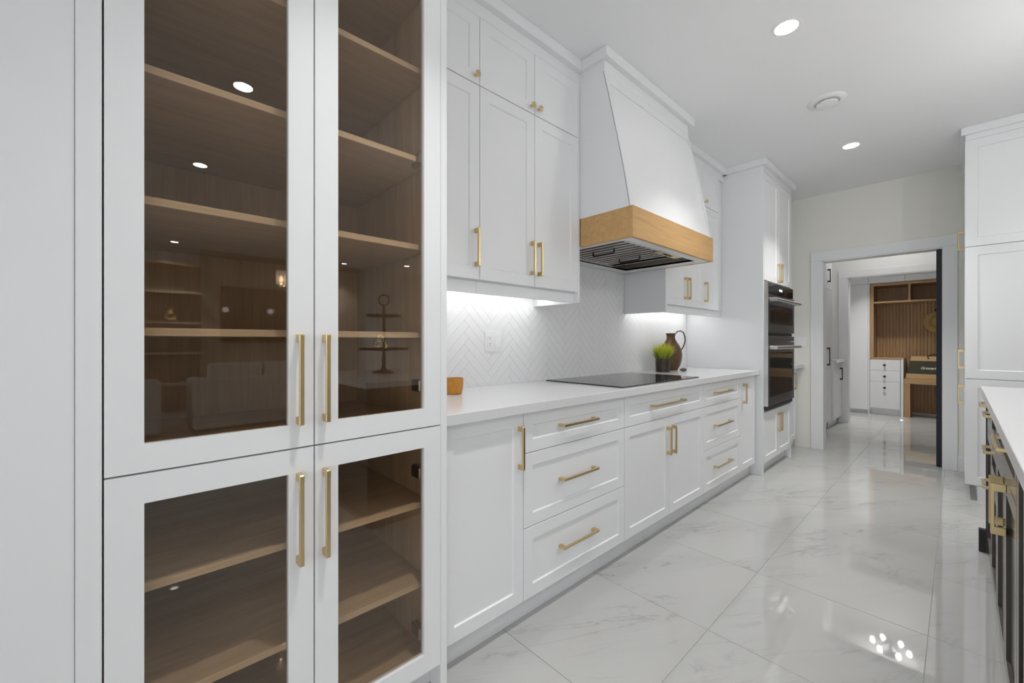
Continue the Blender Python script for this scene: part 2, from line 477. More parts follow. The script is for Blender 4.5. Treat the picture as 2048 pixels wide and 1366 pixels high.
rr_.box((6.6, ADDED_SIDE_WIN[0], 0), (6.75, ADDED_SIDE_WIN[1], ADDED_SIDE_WIN[2])).box((6.6, ADDED_SIDE_WIN[0], ADDED_SIDE_WIN[3]), (6.75, ADDED_SIDE_WIN[1], CEIL))
wall_right = struct('wall_right', rr_, 'wall_white')
sw_ = struct('window_6', MB().ring((ADDED_SIDE_WIN[0], ADDED_SIDE_WIN[2]), (ADDED_SIDE_WIN[1], ADDED_SIDE_WIN[3]), (ADDED_SIDE_WIN[0]+0.06, ADDED_SIDE_WIN[2]+0.06), (ADDED_SIDE_WIN[1]-0.06, ADDED_SIDE_WIN[3]-0.06), -0.035, 0.035, FX(6.67)), 'white_paint')  # frame of the added side window, there for its fill light
obj('pane', B((6.667, ADDED_SIDE_WIN[0]+0.06, ADDED_SIDE_WIN[2]+0.06), (6.673, ADDED_SIDE_WIN[1]-0.06, ADDED_SIDE_WIN[3]-0.06)), 'clear_glass', sw_)
struct('wall_end', B((-1.95, 9.2, 0), (1.52, 9.4, CEIL)), 'wall_white')
# assumed windows, added for daylight: frame + pane
n = 0
for (a, b_, c, d) in ADDED_WINS + ADDED_EAST_WINS:
    n += 1
    rear = n <= 3
    y = REAR_Y - 0.06 if rear else FARY + 0.06
    mp = lambda u, v, nn, y=y: (u, y+nn, v)
    mb = MB().ring((a, c), (b_, d), (a+0.06, c+0.06), (b_-0.06, d-0.06), -0.035, 0.035, mp)
    w = struct('window_%d' % n, mb, 'white_paint')
    m_ = (a+b_)/2
    obj('mullion', B((m_-0.03, y-0.03, c+0.06), (m_+0.03, y+0.03, d-0.06)), 'white_paint', w)
    obj('pane', B((a+0.06, y-0.003, c+0.06), (m_-0.03, y+0.003, d-0.06)), 'clear_glass', w)
    obj('pane', B((m_+0.03, y-0.003, c+0.06), (b_-0.06, y+0.003, d-0.06)), 'clear_glass', w)
# doorway casing (trim) and jambs
cas = MB()
cas.box((DX0-0.098, FARY-0.018, 0), (DX0, FARY, DZ), 0.002); cas.box((DX1, FARY-0.018, 0), (DX1+0.093, FARY, DZ), 0.002)
cas.box((DX0-0.098, FARY-0.018, DZ), (DX1+0.093, FARY, DZ+0.1), 0.002)
cas.box((DX0, FARY-0.01, 0), (DX0+0.012, FARY+0.13, DZ)); cas.box((DX1-0.004, FARY-0.01, 0), (DX1, FARY+0.13, DZ))
cas.box((DX0, FARY-0.01, DZ-0.012), (DX1, FARY+0.13, DZ))
struct('trim_1', cas, 'white_paint')
door_1 = struct('door_1', B((DX1-0.042, FARY+0.04, 0.004), (DX1-0.004, FARY+0.08, DZ-0.013), ch=0.002), 'navy', label='dark navy pocket door slid almost fully into the wall')
struct('baseboard_far', B((DX1+0.093, FARY-0.014, 0), (0.2, FARY, 0.13), ch=0.002), 'white_paint')

# ---- pantry behind the doorway, second doorway and mudroom
P2 = 7.5
w2 = MB()
w2.box((WALL-0.008, P2, 0), (-1.07, P2+0.12, CEIL)); w2.box((0.1, P2, 0), (1.4, P2+0.12, CEIL)); w2.box((-1.07, P2, 2.07), (0.1, P2+0.12, CEIL))
struct('wall_pantry', w2, 'wall_white')
struct('wall_side', B((1.4, FARY+0.12, 0), (1.52, 9.2, CEIL)), 'wall_white')
c2 = MB()
c2.box((-1.17, P2-0.018, 0), (-1.07, P2, 2.07), 0.002); c2.box((0.1, P2-0.018, 0), (0.2, P2, 2.07), 0.002)
c2.box((-1.17, P2-0.018, 2.07), (0.2, P2, 2.165), 0.002)
c2.box((-1.07, P2-0.01, 0), (-1.058, P2+0.13, 2.07)); c2.box((-1.07, P2-0.01, 2.058), (0.1, P2+0.13, 2.07))
struct('trim_2', c2, 'white_paint')

# ================================================================== HERRINGBONE BACKSPLASH
bs = obj('backsplash', B((WALL-0.008, 0.772, 0.90), (WALL-0.0018, 4.003, 1.80)), 'grout', wall_left)
TW, TL = 0.046, 0.23
reg = [[(0.80, 0.914), (4.0, 0.914), (4.0, 1.45), (2.90, 1.45), (2.90, 1.76), (1.86, 1.76), (1.86, 1.45), (0.80, 1.45)]]
rects = [(0.80, 1.86, 0.914, 1.445), (1.86, 2.90, 0.914, 1.72), (2.90, 4.0, 0.914, 1.445)]
def clip(poly, u0, u1, v0, v1):
    def cut(p, ins, inter):
        out = []
        for k in range(len(p)):
            a, b_ = p[k-1], p[k]
            ia, ib = ins(a), ins(b_)
            if ib:
                if not ia: out.append(inter(a, b_))
                out.append(b_)
            elif ia: out.append(inter(a, b_))
        return out
    def ix(c): return lambda a, b_: (c, a[1]+(b_[1]-a[1])*(c-a[0])/(b_[0]-a[0]))
    def iy(c): return lambda a, b_: (a[0]+(b_[0]-a[0])*(c-a[1])/(b_[1]-a[1]), c)
    for ins, it in ((lambda q: q[0] >= u0, ix(u0)), (lambda q: q[0] <= u1, ix(u1)), (lambda q: q[1] >= v0, iy(v0)), (lambda q: q[1] <= v1, iy(v1))):
        poly = cut(poly, ins, it)
        if len(poly) < 3: return []
    return poly
def area(p): return abs(sum(p[k-1][0]*p[k][1]-p[k][0]*p[k-1][1] for k in range(len(p))))/2
g = 0.0006
s2 = math.sqrt(0.5)
def torot(x, y):  # (1,-1) becomes vertical down, (1,1) horizontal
    return ((x+y)*s2 + 1.966, (y-x)*s2 + 1.02)
cnt = 0
full = {}
mpw = FX(WALL-0.002)
for k in range(-45, 46):
    for q in range(-12, 13):
        ox, oy = k*TW + 2*TL*q, -k*TW
        for typ in (0, 1):
            if typ == 0: r = (ox+g, ox+TL-g, oy+g, oy+TW-g)
            else: r = (ox-TW+g, ox-g, oy+TW-TL+g, oy+TW-g)
            ctr = torot((r[0]+r[1])/2, (r[2]+r[3])/2)
            if not (0.6 < ctr[0] < 4.2 and 0.7 < ctr[1] < 1.95): continue
            poly = [torot(r[0], r[2]), torot(r[1], r[2]), torot(r[1], r[3]), torot(r[0], r[3])]
            # the tiled field is an upside-down T: clip against a wide low band, or the tall middle
            pu0, pu1 = min(p[0] for p in poly), max(p[0] for p in poly); pv1 = max(p[1] for p in poly)
            if pv1 <= 1.445: box_ = (0.772, 4.003, 0.914, 1.445)
            elif pu0 >= 1.86 and pu1 <= 2.90: box_ = (1.86, 2.90, 0.914, 1.72)
            elif ctr[1] < 1.445: box_ = (0.772, 4.003, 0.914, 1.445)
            else: box_ = (1.86, 2.90, 1.445, 1.72)
            cp = clip(poly, *box_)
            if not cp or area(cp) < 2e-4: continue
            if abs(area(cp)-area(poly)) < 1e-7:
                if typ not in full:
                    full[typ] = mesh_of(MB().prism([(p[0]-ctr[0], p[1]-ctr[1]) for p in poly], 0, 0.002, lambda u, v, n: (n, u, v)), (0,0,0), 'tile', 'wall_tile')
                o = inst('tile', full[typ], bs, (WALL-0.002, ctr[0], ctr[1]))
            else:
                o = obj('tile', MB().prism(cp, 0, 0.002, mpw), 'wall_tile', bs)
            cnt += 1
print('TILES', cnt)

# ================================================================== GLASS-FRONT TALL CABINET
gf = -1.156       # door face plane
gc = thing('display_cabinet', 'tall white display cabinet with four bronze glass doors and oak shelves', 'cabinet', (-1.48, 0.36, 0))
yl, yr = -0.045, 0.775
mb = MB()
mb.box((-1.80, yl, 0.10), (-1.178, yl+0.018, 2.63)); mb.box((-1.80, yr-0.03-0.018, 0.10), (-1.178, yr-0.03, 2.63))
obj('side_panel', mb, 'oak_side', gc)
obj('back_panel', B((-1.806, yl, 0.10), (-1.795, yr-0.03, 2.63)), 'oak_side', gc)
obj('top_panel', B((-1.80, yl, 2.60), (-1.178, yr-0.03, 2.63)), 'oak_interior', gc)
obj('deck', B((-1.80, yl+0.018, 0.872), (-1.18, yr-0.048, 0.905)), 'oak_interior', gc)
obj('deck', B((-1.80, yl+0.018, 0.10), (-1.18, yr-0.048, 0.122)), 'oak_interior', gc)
for z in (1.194, 1.482, 1.770, 2.062, 2.352, 0.635, 0.372):
    obj('shelf', B((-1.795, yl+0.019, z-0.018), (-1.20, yr-0.049, z), ch=0.0008), 'oak_interior', gc)
obj('end_panel', B((-1.80, yr-0.029, 0.0), (gf-0.001, yr-0.004, CEIL-0.004), ch=0.001), 'white_paint', gc)
obj('filler_strip', B((-1.30, -0.083, 0.0), (gf-0.001, yl-0.001, CEIL-0.004), ch=0.002), 'white_paint', gc)
obj('toe_kick', B((-1.24, yl, 0.0), (-1.225, yr-0.03, 0.098)), 'white_paint', gc)
obj('frieze', B((-1.30, yl, 2.633), (gf-0.002, yr-0.03, 2.70)), 'white_paint', gc)
obj('crown', B((-1.30, -0.11, 2.684), (gf+0.03, yr+0.028, CEIL-0.001), ch=0.003), 'white_paint', gc)
gm = 0.353
for (a, b_, c, d, left) in ((yl+0.002, gm-0.0018, 0.8905, 2.63, True), (gm+0.0018, yr-0.031, 0.8905, 2.63, False),
                            (yl+0.002, gm-0.0018, 0.101, 0.8865, True), (gm+0.0018, yr-0.031, 0.101, 0.8865, False)):
    fwid = 0.060
    up = c > 0.5
    mp = FX(gf-0.021)
    mb = MB().ring((a, c), (b_, d), (a+fwid, c+0.058), (b_-fwid, d-0.062), 0, 0.021, mp)
    dr = obj('door', mb, 'white_paint', gc)
    obj('glass_pane', B((gf-0.014, a+fwid-0.004, c+0.054), (gf-0.010, b_-fwid+0.004, d-0.058)), 'bronze_glass', dr)
    hy = (b_-0.037) if left else (a+0.024)
    hz = 1.067 if up else 0.709
    handle(dr, (gf, hy, hz), 0.232)
    for hz in ((c+0.115, d-0.15) if not up else (c+0.13, (c+d)/2, d-0.25)):
        yy = (a+0.022) if left else (b_-0.066)
        obj('hinge', B((gf-0.075, yy, hz-0.02), (gf-0.0215, yy+0.022, hz+0.02), ch=0.004), 'dark_steel', dr)

# ================================================================== BASE CABINETS
bf = -1.20        # front plane
def base_unit(y0, y1, label, fronts, cat='cabinet', xf=bf, xb=WALL+0.001, group=None, last=False):
    t = thing('base_cabinet', label, cat, ((xf+xb)/2, (y0+y1)/2, 0), group)
    g2 = 0.0016
    body = MB().box((xb, y0, 0.10), (xf-0.0215, y1, 0.874))
    obj('carcass', body, 'white_paint', t)
    obj('toe_kick', B((xf-0.063, y0, 0.0), (xf-0.049, y1, 0.0985)), 'white_paint', t)
    for (kind, a, b_, c, d, hd) in fronts:
        o = obj(kind, shaker(a+g2, b_-g2, c+g2, d-g2, FX(xf-0.02), fw=0.052), 'white_paint', t)
        if hd:
            typ, hy, hz, hl = hd
            handle(o, (xf - (0.007 if typ == 'hp' else 0), hy, hz), hl, vertical=(typ == 'v'), proj=0.036 if typ == 'hp' else 0.032)
    return t
ZT, Z1, Z2, ZB = 0.872, 0.704, 0.397, 0.102
base_unit(0.772, 1.17, 'white base cabinet with one tall door beside the display cabinet', [('door', 0.776, 1.17, ZB, ZT, ('v', 1.143, 0.737, 0.172))])
def drw(y0, y1, hl):
    m_ = (y0+y1)/2
    return [('drawer', y0, y1, Z1, ZT, ('hp', m_-0.02, 0.792, hl)), ('drawer', y0, y1, Z2, Z1, ('hp', m_-0.02, 0.553, hl)), ('drawer', y0, y1, ZB, Z2, ('hp', m_-0.02, 0.252, hl))]
base_unit(1.17, 1.918, 'white three-drawer base cabinet to the left of the cooktop', drw(1.17, 1.918, 0.262))
base_unit(1.918, 2.918, 'white base cabinet with two doors under the cooktop drawer',
          [('drawer', 1.918, 2.918, Z1, ZT, ('hp', 2.40, 0.792, 0.40)), ('door', 1.918, 2.42, ZB, Z1, ('v', 2.389, 0.563, 0.17)), ('door', 2.42, 2.918, ZB, Z1, ('v', 2.451, 0.563, 0.17))])
base_unit(2.918, 3.635, 'white three-drawer base cabinet below the potted plant and jug', drw(2.918, 3.635, 0.30))
base_unit(3.635, 4.0, 'narrow white base cabinet with one door beside the oven tower', [('door', 3.635, 3.985, ZB, ZT, ('v', 3.69, 0.737, 0.165))])
base_unit(4.885, 5.43, 'small white base cabinet between oven tower and cream wall', [('door', 4.90, 5.34, ZB, ZT, ('v', 5.20, 0.74, 0.18))])
ct = MB().box((WALL+0.0005, 0.772, 0.876), (-1.17, 4.002, 0.914), 0.0015)
tag(obj('worktop', ct, 'quartz'), 'long white quartz worktop holding the black cooktop', 'worktop')
tag(obj('worktop', B((WALL+0.0005, 4.884, 0.876), (-1.15, 5.448, 0.914), ch=0.0015), 'quartz'), 'short white worktop between oven tower and end wall', 'worktop')

# ================================================================== WALL CABINETS + LED STRIPS
uf = -1.46
def upper_unit(y0, y1, label, doors, ends=(False, False), rail_z=1.385, xf=uf):
    t = thing('wall_cabinet', label, 'cabinet', ((xf+WALL)/2, (y0+y1)/2, 1.385))
    obj('carcass', B((WALL+0.001, y0+(0.0195 if ends[0] else 0.0003), 1.44), (xf-0.0215, y1-(0.0195 if ends[1] else 0.0003), 2.6265)), 'white_paint', t)
    obj('light_rail', B((xf-0.045, y0+(0.0195 if ends[0] else 0.0003), rail_z), (xf-0.028, y1-(0.0195 if ends[1] else 0.0003), 1.4395), ch=0.001), 'white_paint', t)
    if ends[0]: obj('end_panel', B((WALL+0.001, y0, rail_z-0.002), (xf-0.001, y0+0.019, 2.6265), ch=0.001), 'white_paint', t)
    if ends[1]: obj('end_panel', B((WALL+0.001, y1-0.019, rail_z-0.002), (xf-0.001, y1, 2.6265), ch=0.001), 'white_paint', t)
    g2 = 0.0016
    for (a, b_, side) in doors:
        lo = obj('door', shaker(a+g2, b_-g2, 1.443, 2.315, FX(xf-0.02), fw=0.055, rec=0.006), 'white_paint', t)
        up = obj('top_door', shaker(a+g2, b_-g2, 2.319, 2.625, FX(xf-0.02), fw=0.055, rec=0.006), 'white_paint', t)
        if side:
            hy = b_-0.026 if side == 'r' else a+0.026
            handle(lo, (xf, hy, 1.583), 0.17)
            knob(up, (xf, hy, 2.352))
    return t
upper_unit(0.772, 1.149, 'white wall cabinet with single door next to the display cabinet', [(0.778, 1.149, 'r')])
upper_unit(1.149, 1.872, 'white double-door wall cabinet to the left of the range hood', [(1.149, 1.503, 'r'), (1.503, 1.853, 'l')], (False, True))
upper_unit(2.888, 3.548, 'white double-door wall cabinet to the right of the range hood', [(2.905, 3.218, 'r'), (3.218, 3.548, 'l')], (True, False))
upper_unit(3.548, 3.998, 'white wall cabinet with single door next to the oven tower', [(3.548, 3.875, 'l')], (False, False))
upper_unit(4.885, 5.43, 'white wall cabinet hidden behind the oven tower', [(4.89, 5.16, None), (5.16, 5.43, None)], (False, False))
def led(y0, y1, label):
    t = thing('under_cabinet_light', label, 'light', (-1.71, (y0+y1)/2, 1.41))
    obj('channel', B((-1.722, y0, 1.431), (-1.698, y1, 1.4395)), 'steel', t)
    obj('diffuser', B((-1.720, y0, 1.419), (-1.700, y1, 1.4305)), 'led_strip', t)
led(0.83, 1.850, 'glowing strip light under the wall cabinets to the left of the hood')
led(2.93, 3.95, 'glowing strip light under the wall cabinets to the right of the hood')
led(4.95, 5.38, 'strip light under the wall cabinet behind the oven tower')
# fascia above the doors and square crown moulding
def crown(n, pts, zb=2.684, out=0.033):
    """pts: plan polyline of the cabinet face (outward = to the right of travel along +Y)"""
    mb = MB()
    for (x0, y0, x1, y1) in pts: mb.box((min(x0,x1), min(y0,y1), zb), (max(x0,x1), max(y0,y1), CEIL-0.0005), 0.003)
    struct('trim_%d' % n, mb, 'white_paint')
fr = MB()
fr.box((WALL+0.001, 0.772, 2.628), (uf-0.003, 1.873, 2.70)); fr.box((WALL+0.001, 2.887, 2.628), (uf-0.003, 3.999, 2.70))
crown(3, [(WALL+0.002, 0.772, uf+0.033, 1.873)])
crown(4, [(WALL+0.002, 2.887, uf+0.033, 3.999)])
for (a, b_) in ((0.80, 1.872), (2.888, 3.998)):
    pass
struct('trim_5', fr, 'white_paint')

# ================================================================== RANGE HOOD
HY0, HY1 = 1.874, 2.886
hood = thing('range_hood', 'white tapered range hood with maple band and steel baffle filters', 'range hood', (-1.46, (HY0+HY1)/2, 1.70))
def hx(z): 
    s_ = max(0.0, min(1.0, (z-1.862)/(2.63-1.862)))
    return -(1.142 + 0.160*s_**1.12)
prof = [(WALL+0.001, 1.862)] + [(hx(z), z) for z in [1.862+0.768*k/12 for k in range(13)]] + [(hx(2.63), 2.70), (WALL+0.001, 2.70)]
mb = MB().prism(prof, HY0, HY1, lambda u, v, n: (u, n, v))
obj('canopy', mb, 'white_paint', hood)
# thin raised frame on the canopy front
fr = MB()
def strip(y0, y1, z0, z1, th=0.006):
    K = 10
    pts = []
    zs = [z0+(z1-z0)*k/K for k in range(K+1)]
    poly = [(hx(z)-0.002, z) for z in zs] + [(hx(z)+th, z) for z in reversed(zs)]
    fr.prism(poly, y0, y1, lambda u, v, n: (u, n, v))
strip(HY0, HY0+0.03, 1.864, 2.63); strip(HY1-0.03, HY1, 1.864, 2.63); strip(HY0+0.03, HY1-0.03, 2.565, 2.63)
obj('front_frame', fr, 'white_paint', hood)
obj('frieze', B((WALL+0.001, HY0-0.001, 2.628), (hx(2.63)+0.008, HY1+0.001, 2.70), ch=0.002), 'white_paint', hood)
obj('crown', B((WALL+0.001, HY0-0.03, 2.685), (hx(2.63)+0.042, HY1+0.03, CEIL-0.0005), ch=0.003), 'white_paint', hood)
WF = -1.124
band = MB()
band.box((WF-0.02, HY0, 1.702), (WF, HY1, 1.862), 0.0006)
band.box((uf+0.001, HY0, 1.702), (WF-0.0202, HY0+0.02, 1.862), 0.0006)
band.box((uf+0.001, HY1-0.02, 1.702), (WF-0.0202, HY1, 1.862), 0.0006)
obj('wood_band', band, 'maple_band', hood)
# white underside rim with a hole for the steel liner
mb = MB().ring((-1.80, HY0+0.021), (WF-0.021, HY1-0.021), (-1.72, HY0+0.05), (WF-0.075, HY1-0.12), 1.703, 1.716, lambda u, v, n: (u, v, n))
obj('underside', mb, 'white_paint', hood)
lx0, lx1, ly0, ly1 = -1.72, WF-0.075, HY0+0.05, HY1-0.12
ln = MB()
ln.box((lx0, ly0, 1.79), (lx1, ly1, 1.80))
ln.box((lx0-0.004, ly0-0.004, 1.7035), (lx0, ly1+0.004, 1.80)); ln.box((lx1, ly0-0.004, 1.7035), (lx1+0.004, ly1+0.004, 1.80))
ln.box((lx0, ly0-0.004, 1.7035), (lx1, ly0, 1.80)); ln.box((lx0, ly1, 1.7035), (lx1, ly1+0.004, 1.80))
obj('liner', ln, 'dark_steel', hood)
fy1 = ly0 + 0.62
obj('filter_rail', B((lx0+0.002, ly0, 1.708), (lx0+0.03, fy1+0.02, 1.738)), 'steel', hood)
obj('filter_rail', B((lx1-0.03, ly0, 1.708), (lx1-0.002, fy1+0.02, 1.738)), 'steel', hood)
nb = 11
for k in range(nb):
    y = ly0 + 0.012 + k*(fy1-ly0-0.02)/nb
    mb = MB().prism([(y, 1.752), (y+0.004, 1.712), (y+0.030, 1.712), (y+0.034, 1.752), (y+0.031, 1.752), (y+0.028, 1.715), (y+0.006, 1.715), (y+0.003, 1.752)], lx0+0.03, lx1-0.03, lambda u, v, n: (n, u, v))
    obj('baffle', mb, 'filter_steel', hood)
for yy in (ly0+0.17, ly0+0.46):
    pts = [(-1.53, yy, 1.714), (-1.53, yy, 1.694), (-1.525, yy, 1.689), (-1.385, yy, 1.689), (-1.38, yy, 1.694), (-1.38, yy, 1.714)]
    obj('filter_handle', MB().tube(pts, 0.0045, 8), 'iron', hood, smooth=True)
obj('sloped_plate', MB().prism([(fy1+0.02, 1.712), (fy1+0.022, 1.708), (ly1-0.001, 1.750), (ly1-0.001, 1.756)], lx0+0.002, lx1-0.002, lambda u, v, n: (n, u, v)), 'dark_steel', hood)
cp_ = obj('control_panel', B((lx1-0.06, ly0+0.40, 1.705), (lx1-0.006, ly0+0.68, 1.7115), ch=0.001), 'brass', hood, label='satin metal control strip with small dark buttons')
for k in range(4):
    obj('button', B((lx1-0.042, ly0+0.485+0.028*k, 1.7030), (lx1-0.026, ly0+0.503+0.028*k, 1.7052)), 'dark_slot', cp_)

# ================================================================== OVEN TOWER
tf = -1.14
TY0, TY1 = 4.003, 4.882
tw = thing('oven_tower', 'tall white cabinet tower housing the double wall oven', 'cabinet', ((tf+WALL)/2, (TY0+TY1)/2, 0))
obj('side_panel', B((WALL+0.001, TY0, 0), (tf-0.001, TY0+0.02, 2.70), ch=0.001), 'white_paint', tw)
obj('side_panel', B((WALL+0.001, TY1-0.02, 0), (tf-0.001, TY1, 2.70), ch=0.001), 'white_paint', tw)
obj('carcass', MB().box((WALL+0.002, TY0+0.02, 1.69), (tf-0.0215, TY1-0.02, 2.70)).box((WALL+0.002, TY0+0.02, 0.10), (tf-0.0215, TY1-0.02, 0.562)).box((WALL+0.002, TY0+0.02, 0.562), (-1.78, TY1-0.02, 1.69)), 'white_paint', tw)
obj('toe_kick', B((tf-0.07, TY0+0.02, 0), (tf-0.055, TY1-0.02, 0.0985)), 'white_paint', tw)
tm = (TY0+TY1)/2
for (a, b_, side) in ((TY0+0.021, tm-0.001, 'r'), (tm+0.001, TY1-0.021, 'l')):
    hy = b_-0.028 if side == 'r' else a+0.028
    d1 = obj('door', shaker(a+0.001, b_-0.001, 1.70, 2.64, FX(tf-0.02), fw=0.055), 'white_paint', tw)
    handle(d1, (tf, hy, 1.80), 0.17)
    d2 = obj('door', shaker(a+0.001, b_-0.001, 0.105, 0.545, FX(tf-0.02), fw=0.055), 'white_paint', tw)
    handle(d2, (tf, hy, 0.415), 0.17)
crown(6, [(WALL+0.002, TY0-0.033, tf+0.033, TY1+0.033)])
obj('frieze', B((WALL+0.002, TY0-0.001, 2.645), (tf-0.002, TY1+0.001, 2.70)), 'white_paint', tw)

ov = thing('wall_oven', 'black glass double wall oven with steel bar handles', 'oven', ((tf+WALL)/2, tm, 0.565))
oy0, oy1 = TY0+0.024, TY1-0.024
of = tf + 0.03
obj('body', MB().box((-1.775, oy0+0.01, 0.57), (tf-0.002, oy1-0.01, 1.685)), 'dark_steel', ov)
pn = obj('control_panel', B((tf-0.002, oy0, 1.585), (of-0.008, oy1, 1.685), ch=0.002), 'black_glass', ov)
obj('clock_display', B((of-0.0085, tm-0.06, 1.625), (of-0.0075, tm+0.04, 1.645)), 'oven_display', pn)
obj('side_trim', B((tf-0.002, oy0-0.003, 0.60), (of+0.001, oy0-0.0002, 1.686)), 'steel', ov)
obj('vent_strip', B((tf-0.002, oy0, 1.215), (of-0.02, oy1, 1.238)), 'rubber_dark', ov)
obj('divider_strip', B((tf-0.002, oy0, 1.166), (of, oy1, 1.212), ch=0.002), 'oven_frame', ov)
obj('bottom_vent', B((tf-0.002, oy0, 0.565), (of-0.015, oy1, 0.598)), 'rubber_dark', ov)
for (z0, z1, hz) in ((1.242, 1.578, 1.53), (0.602, 1.160, 1.112)):
    d = obj('oven_door', MB().ring((oy0, z0), (oy1, z1), (oy0+0.05, z0+0.075), (oy1-0.05, z1-0.095), 0, of-tf, FX(tf)), 'oven_frame', ov)
    obj('window', B((tf+0.004, oy0+0.048, z0+0.073), (of-0.003, oy1-0.048, z1-0.093)), 'oven_glass', d)
    hb = MB().tube([(of+0.052, oy0+0.025, hz), (of+0.052, oy1-0.02, hz)], 0.0155, 14)
    hb.box((of-0.001, oy0+0.03, hz-0.018), (of+0.054, oy0+0.075, hz+0.016), 0.005)
    hb.box((of-0.001, oy1-0.075, hz-0.015), (of+0.052, oy1-0.04, hz+0.013), 0.004)
    obj('handle', hb, 'steel', d, smooth=True)
# ================================================================== COOKTOP AND THINGS ON THE WORKTOP
ck = thing('cooktop', 'black glass induction cooktop set into the white worktop', 'cooktop', (-1.49, 2.40, 0.914))
obj('glass_top', B((-1.775, 1.930, 0.9142), (-1.215, 2.880, 0.9205), ch=0.0015), 'black_glass', ck)
for (x, y, r) in ((-1.62, 2.15, 0.10), (-1.37, 2.15, 0.085), (-1.62, 2.64, 0.085), (-1.38, 2.64, 0.11)):
    mb = MB()
    seg = 48
    for k in range(seg):
        a0, a1 = 2*math.pi*k/seg, 2*math.pi*(k+1)/seg
        mb.quad([(x+r*math.cos(a0), y+r*math.sin(a0), 0.92062), (x+(r+.0015)*math.cos(a0), y+(r+.0015)*math.sin(a0), 0.92062), (x+(r+.0015)*math.cos(a1), y+(r+.0015)*math.sin(a1), 0.92062), (x+r*math.cos(a1), y+r*math.sin(a1), 0.92062)])
    obj('burner_mark', mb, 'stone_grey', ck)
mb = MB()
for k in range(7): mb.box((-1.245, 2.28+0.04*k, 0.92055), (-1.238, 2.287+0.04*k, 0.9207))
obj('touch_marks', mb, 'display_print', ck)

# potted grass
PX, PY = -1.655, 3.222
pl = thing('potted_plant', 'bushy green grass plant in a small bronze pot', 'plant', (PX, PY, 0.914))
obj('pot', MB().lathe([(0.052,0),(0.055,0.003),(0.058,0.05),(0.0575,0.106),(0.054,0.108),(0.052,0.098),(0.05,0.09)], (PX,PY,0.914), 36), 'pot_bronze', pl, smooth=True)
obj('soil', MB().lathe([(0.0515,0.085),(0.0515,0.092),(0.02,0.097)], (PX,PY,0.914), 24), 'soil', pl)
gm_ = MB()
rnd = random.Random(3)
for k in range(420):
    a = rnd.uniform(0, 2*math.pi); rr = math.sqrt(rnd.random())*0.045
    lean = rnd.random()**0.7
    L_ = rnd.uniform(0.075, 0.122)*(1.12-0.25*lean)
    bx, by = PX+rr*math.cos(a), PY+rr*math.sin(a)
    dx, dy = math.cos(a+rnd.uniform(-.5,.5)), math.sin(a+rnd.uniform(-.5,.5))
    out = 0.02+0.066*lean*(0.4+rr/0.045*0.6)
    p0 = Vector((bx, by, 1.004)); p1 = p0+Vector((dx*out*0.45, dy*out*0.45, L_*0.62)); p2 = p0+Vector((dx*out, dy*out, L_*rnd.uniform(0.95, 1.5)))
    w_ = rnd.uniform(0.0016, 0.0032); sd = Vector((-dy, dx, 0))*w_
    i = len(gm_.v)
    up_ = Vector((0,0,0.0006))
    gm_.v += [tuple(p0-sd), tuple(p0+sd), tuple(p1+sd*1.2), tuple(p1-sd*1.2), tuple(p2), tuple(p1+up_*3+Vector((dx,dy,0))*0.0008)]
    gm_.f += [(i,i+1,i+2,i+3), (i+3,i+2,i+4), (i,i+3,i+5), (i+1,i+5,i+2), (i+3,i+4,i+5), (i+2,i+5,i+4), (i,i+5,i+1)]
gl_ = obj('grass_leaves', gm_, 'grass_leaf', pl, origin=(PX, PY, 0.99)); gl_['kind'] = 'stuff'
# jug
JX, JY = -1.708, 3.470
jg = thing('jug', 'tall bronze jug with curved dark handle behind the potted plant', 'jug', (JX, JY, 0.914))
jp = [(0.050,0),(0.058,0.004),(0.078,0.045),(0.090,0.095),(0.094,0.135),(0.088,0.175),(0.070,0.215),(0.050,0.245),(0.038,0.268),(0.034,0.288),(0.037,0.306),(0.044,0.322),(0.041,0.322),(0.033,0.300),(0.030,0.285)]
obj('body', MB().lathe(jp, (JX,JY,0.914), 40), 'jug_bronze', jg, smooth=True)
dh = Vector((math.cos(YAW), math.sin(YAW), 0))*1.0
dh = Vector((0.70, 0.71, 0))
hp_ = [(0.036, 0.314), (0.058, 0.338), (0.085, 0.343), (0.108, 0.328), (0.122, 0.295), (0.124, 0.255), (0.113, 0.215), (0.098, 0.185), (0.086, 0.172)]
obj('handle', MB().tube([(JX+dh.x*r_, JY+dh.y*r_, 0.914+z_) for r_, z_ in hp_], 0.0075, 10, flat=0.6), 'iron', jg, smooth=True)
# crumpled cloth bundle
cb_ = MB()
rnd = random.Random(5)
b = bmesh.new(); bmesh.ops.create_icosphere(b, subdivisions=3, radius=1.0)
for v in b.verts:
    f_ = 1+0.25*math.sin(5*v.co.x+2)*math.cos(6*v.co.y)+rnd.uniform(-.06,.06)
    v.co = Vector((-1.575+v.co.x*0.02*f_, 3.425+v.co.y*0.04*f_, max(0.9145, 0.926+v.co.z*0.013*f_)))
cb_.add_bm(b)
tag(obj('dried_herb_bundle', cb_, 'cloth_grey', smooth=True), 'small grey brown bundle lying in front of the jug', 'bundle')
# wooden cup
cup = MB().lathe([(0.033,0),(0.037,0.003),(0.041,0.02),(0.0435,0.045),(0.0435,0.066),(0.0445,0.068),(0.0445,0.075),(0.041,0.0755),(0.039,0.07),(0.037,0.02),(0.02,0.012)], (-1.632, 1.128, 0.9145), 40)
tag(obj('wooden_cup', cup, 'cup_wood', smooth=True), 'small orange wooden cup on the worktop beside the display cabinet', 'cup')
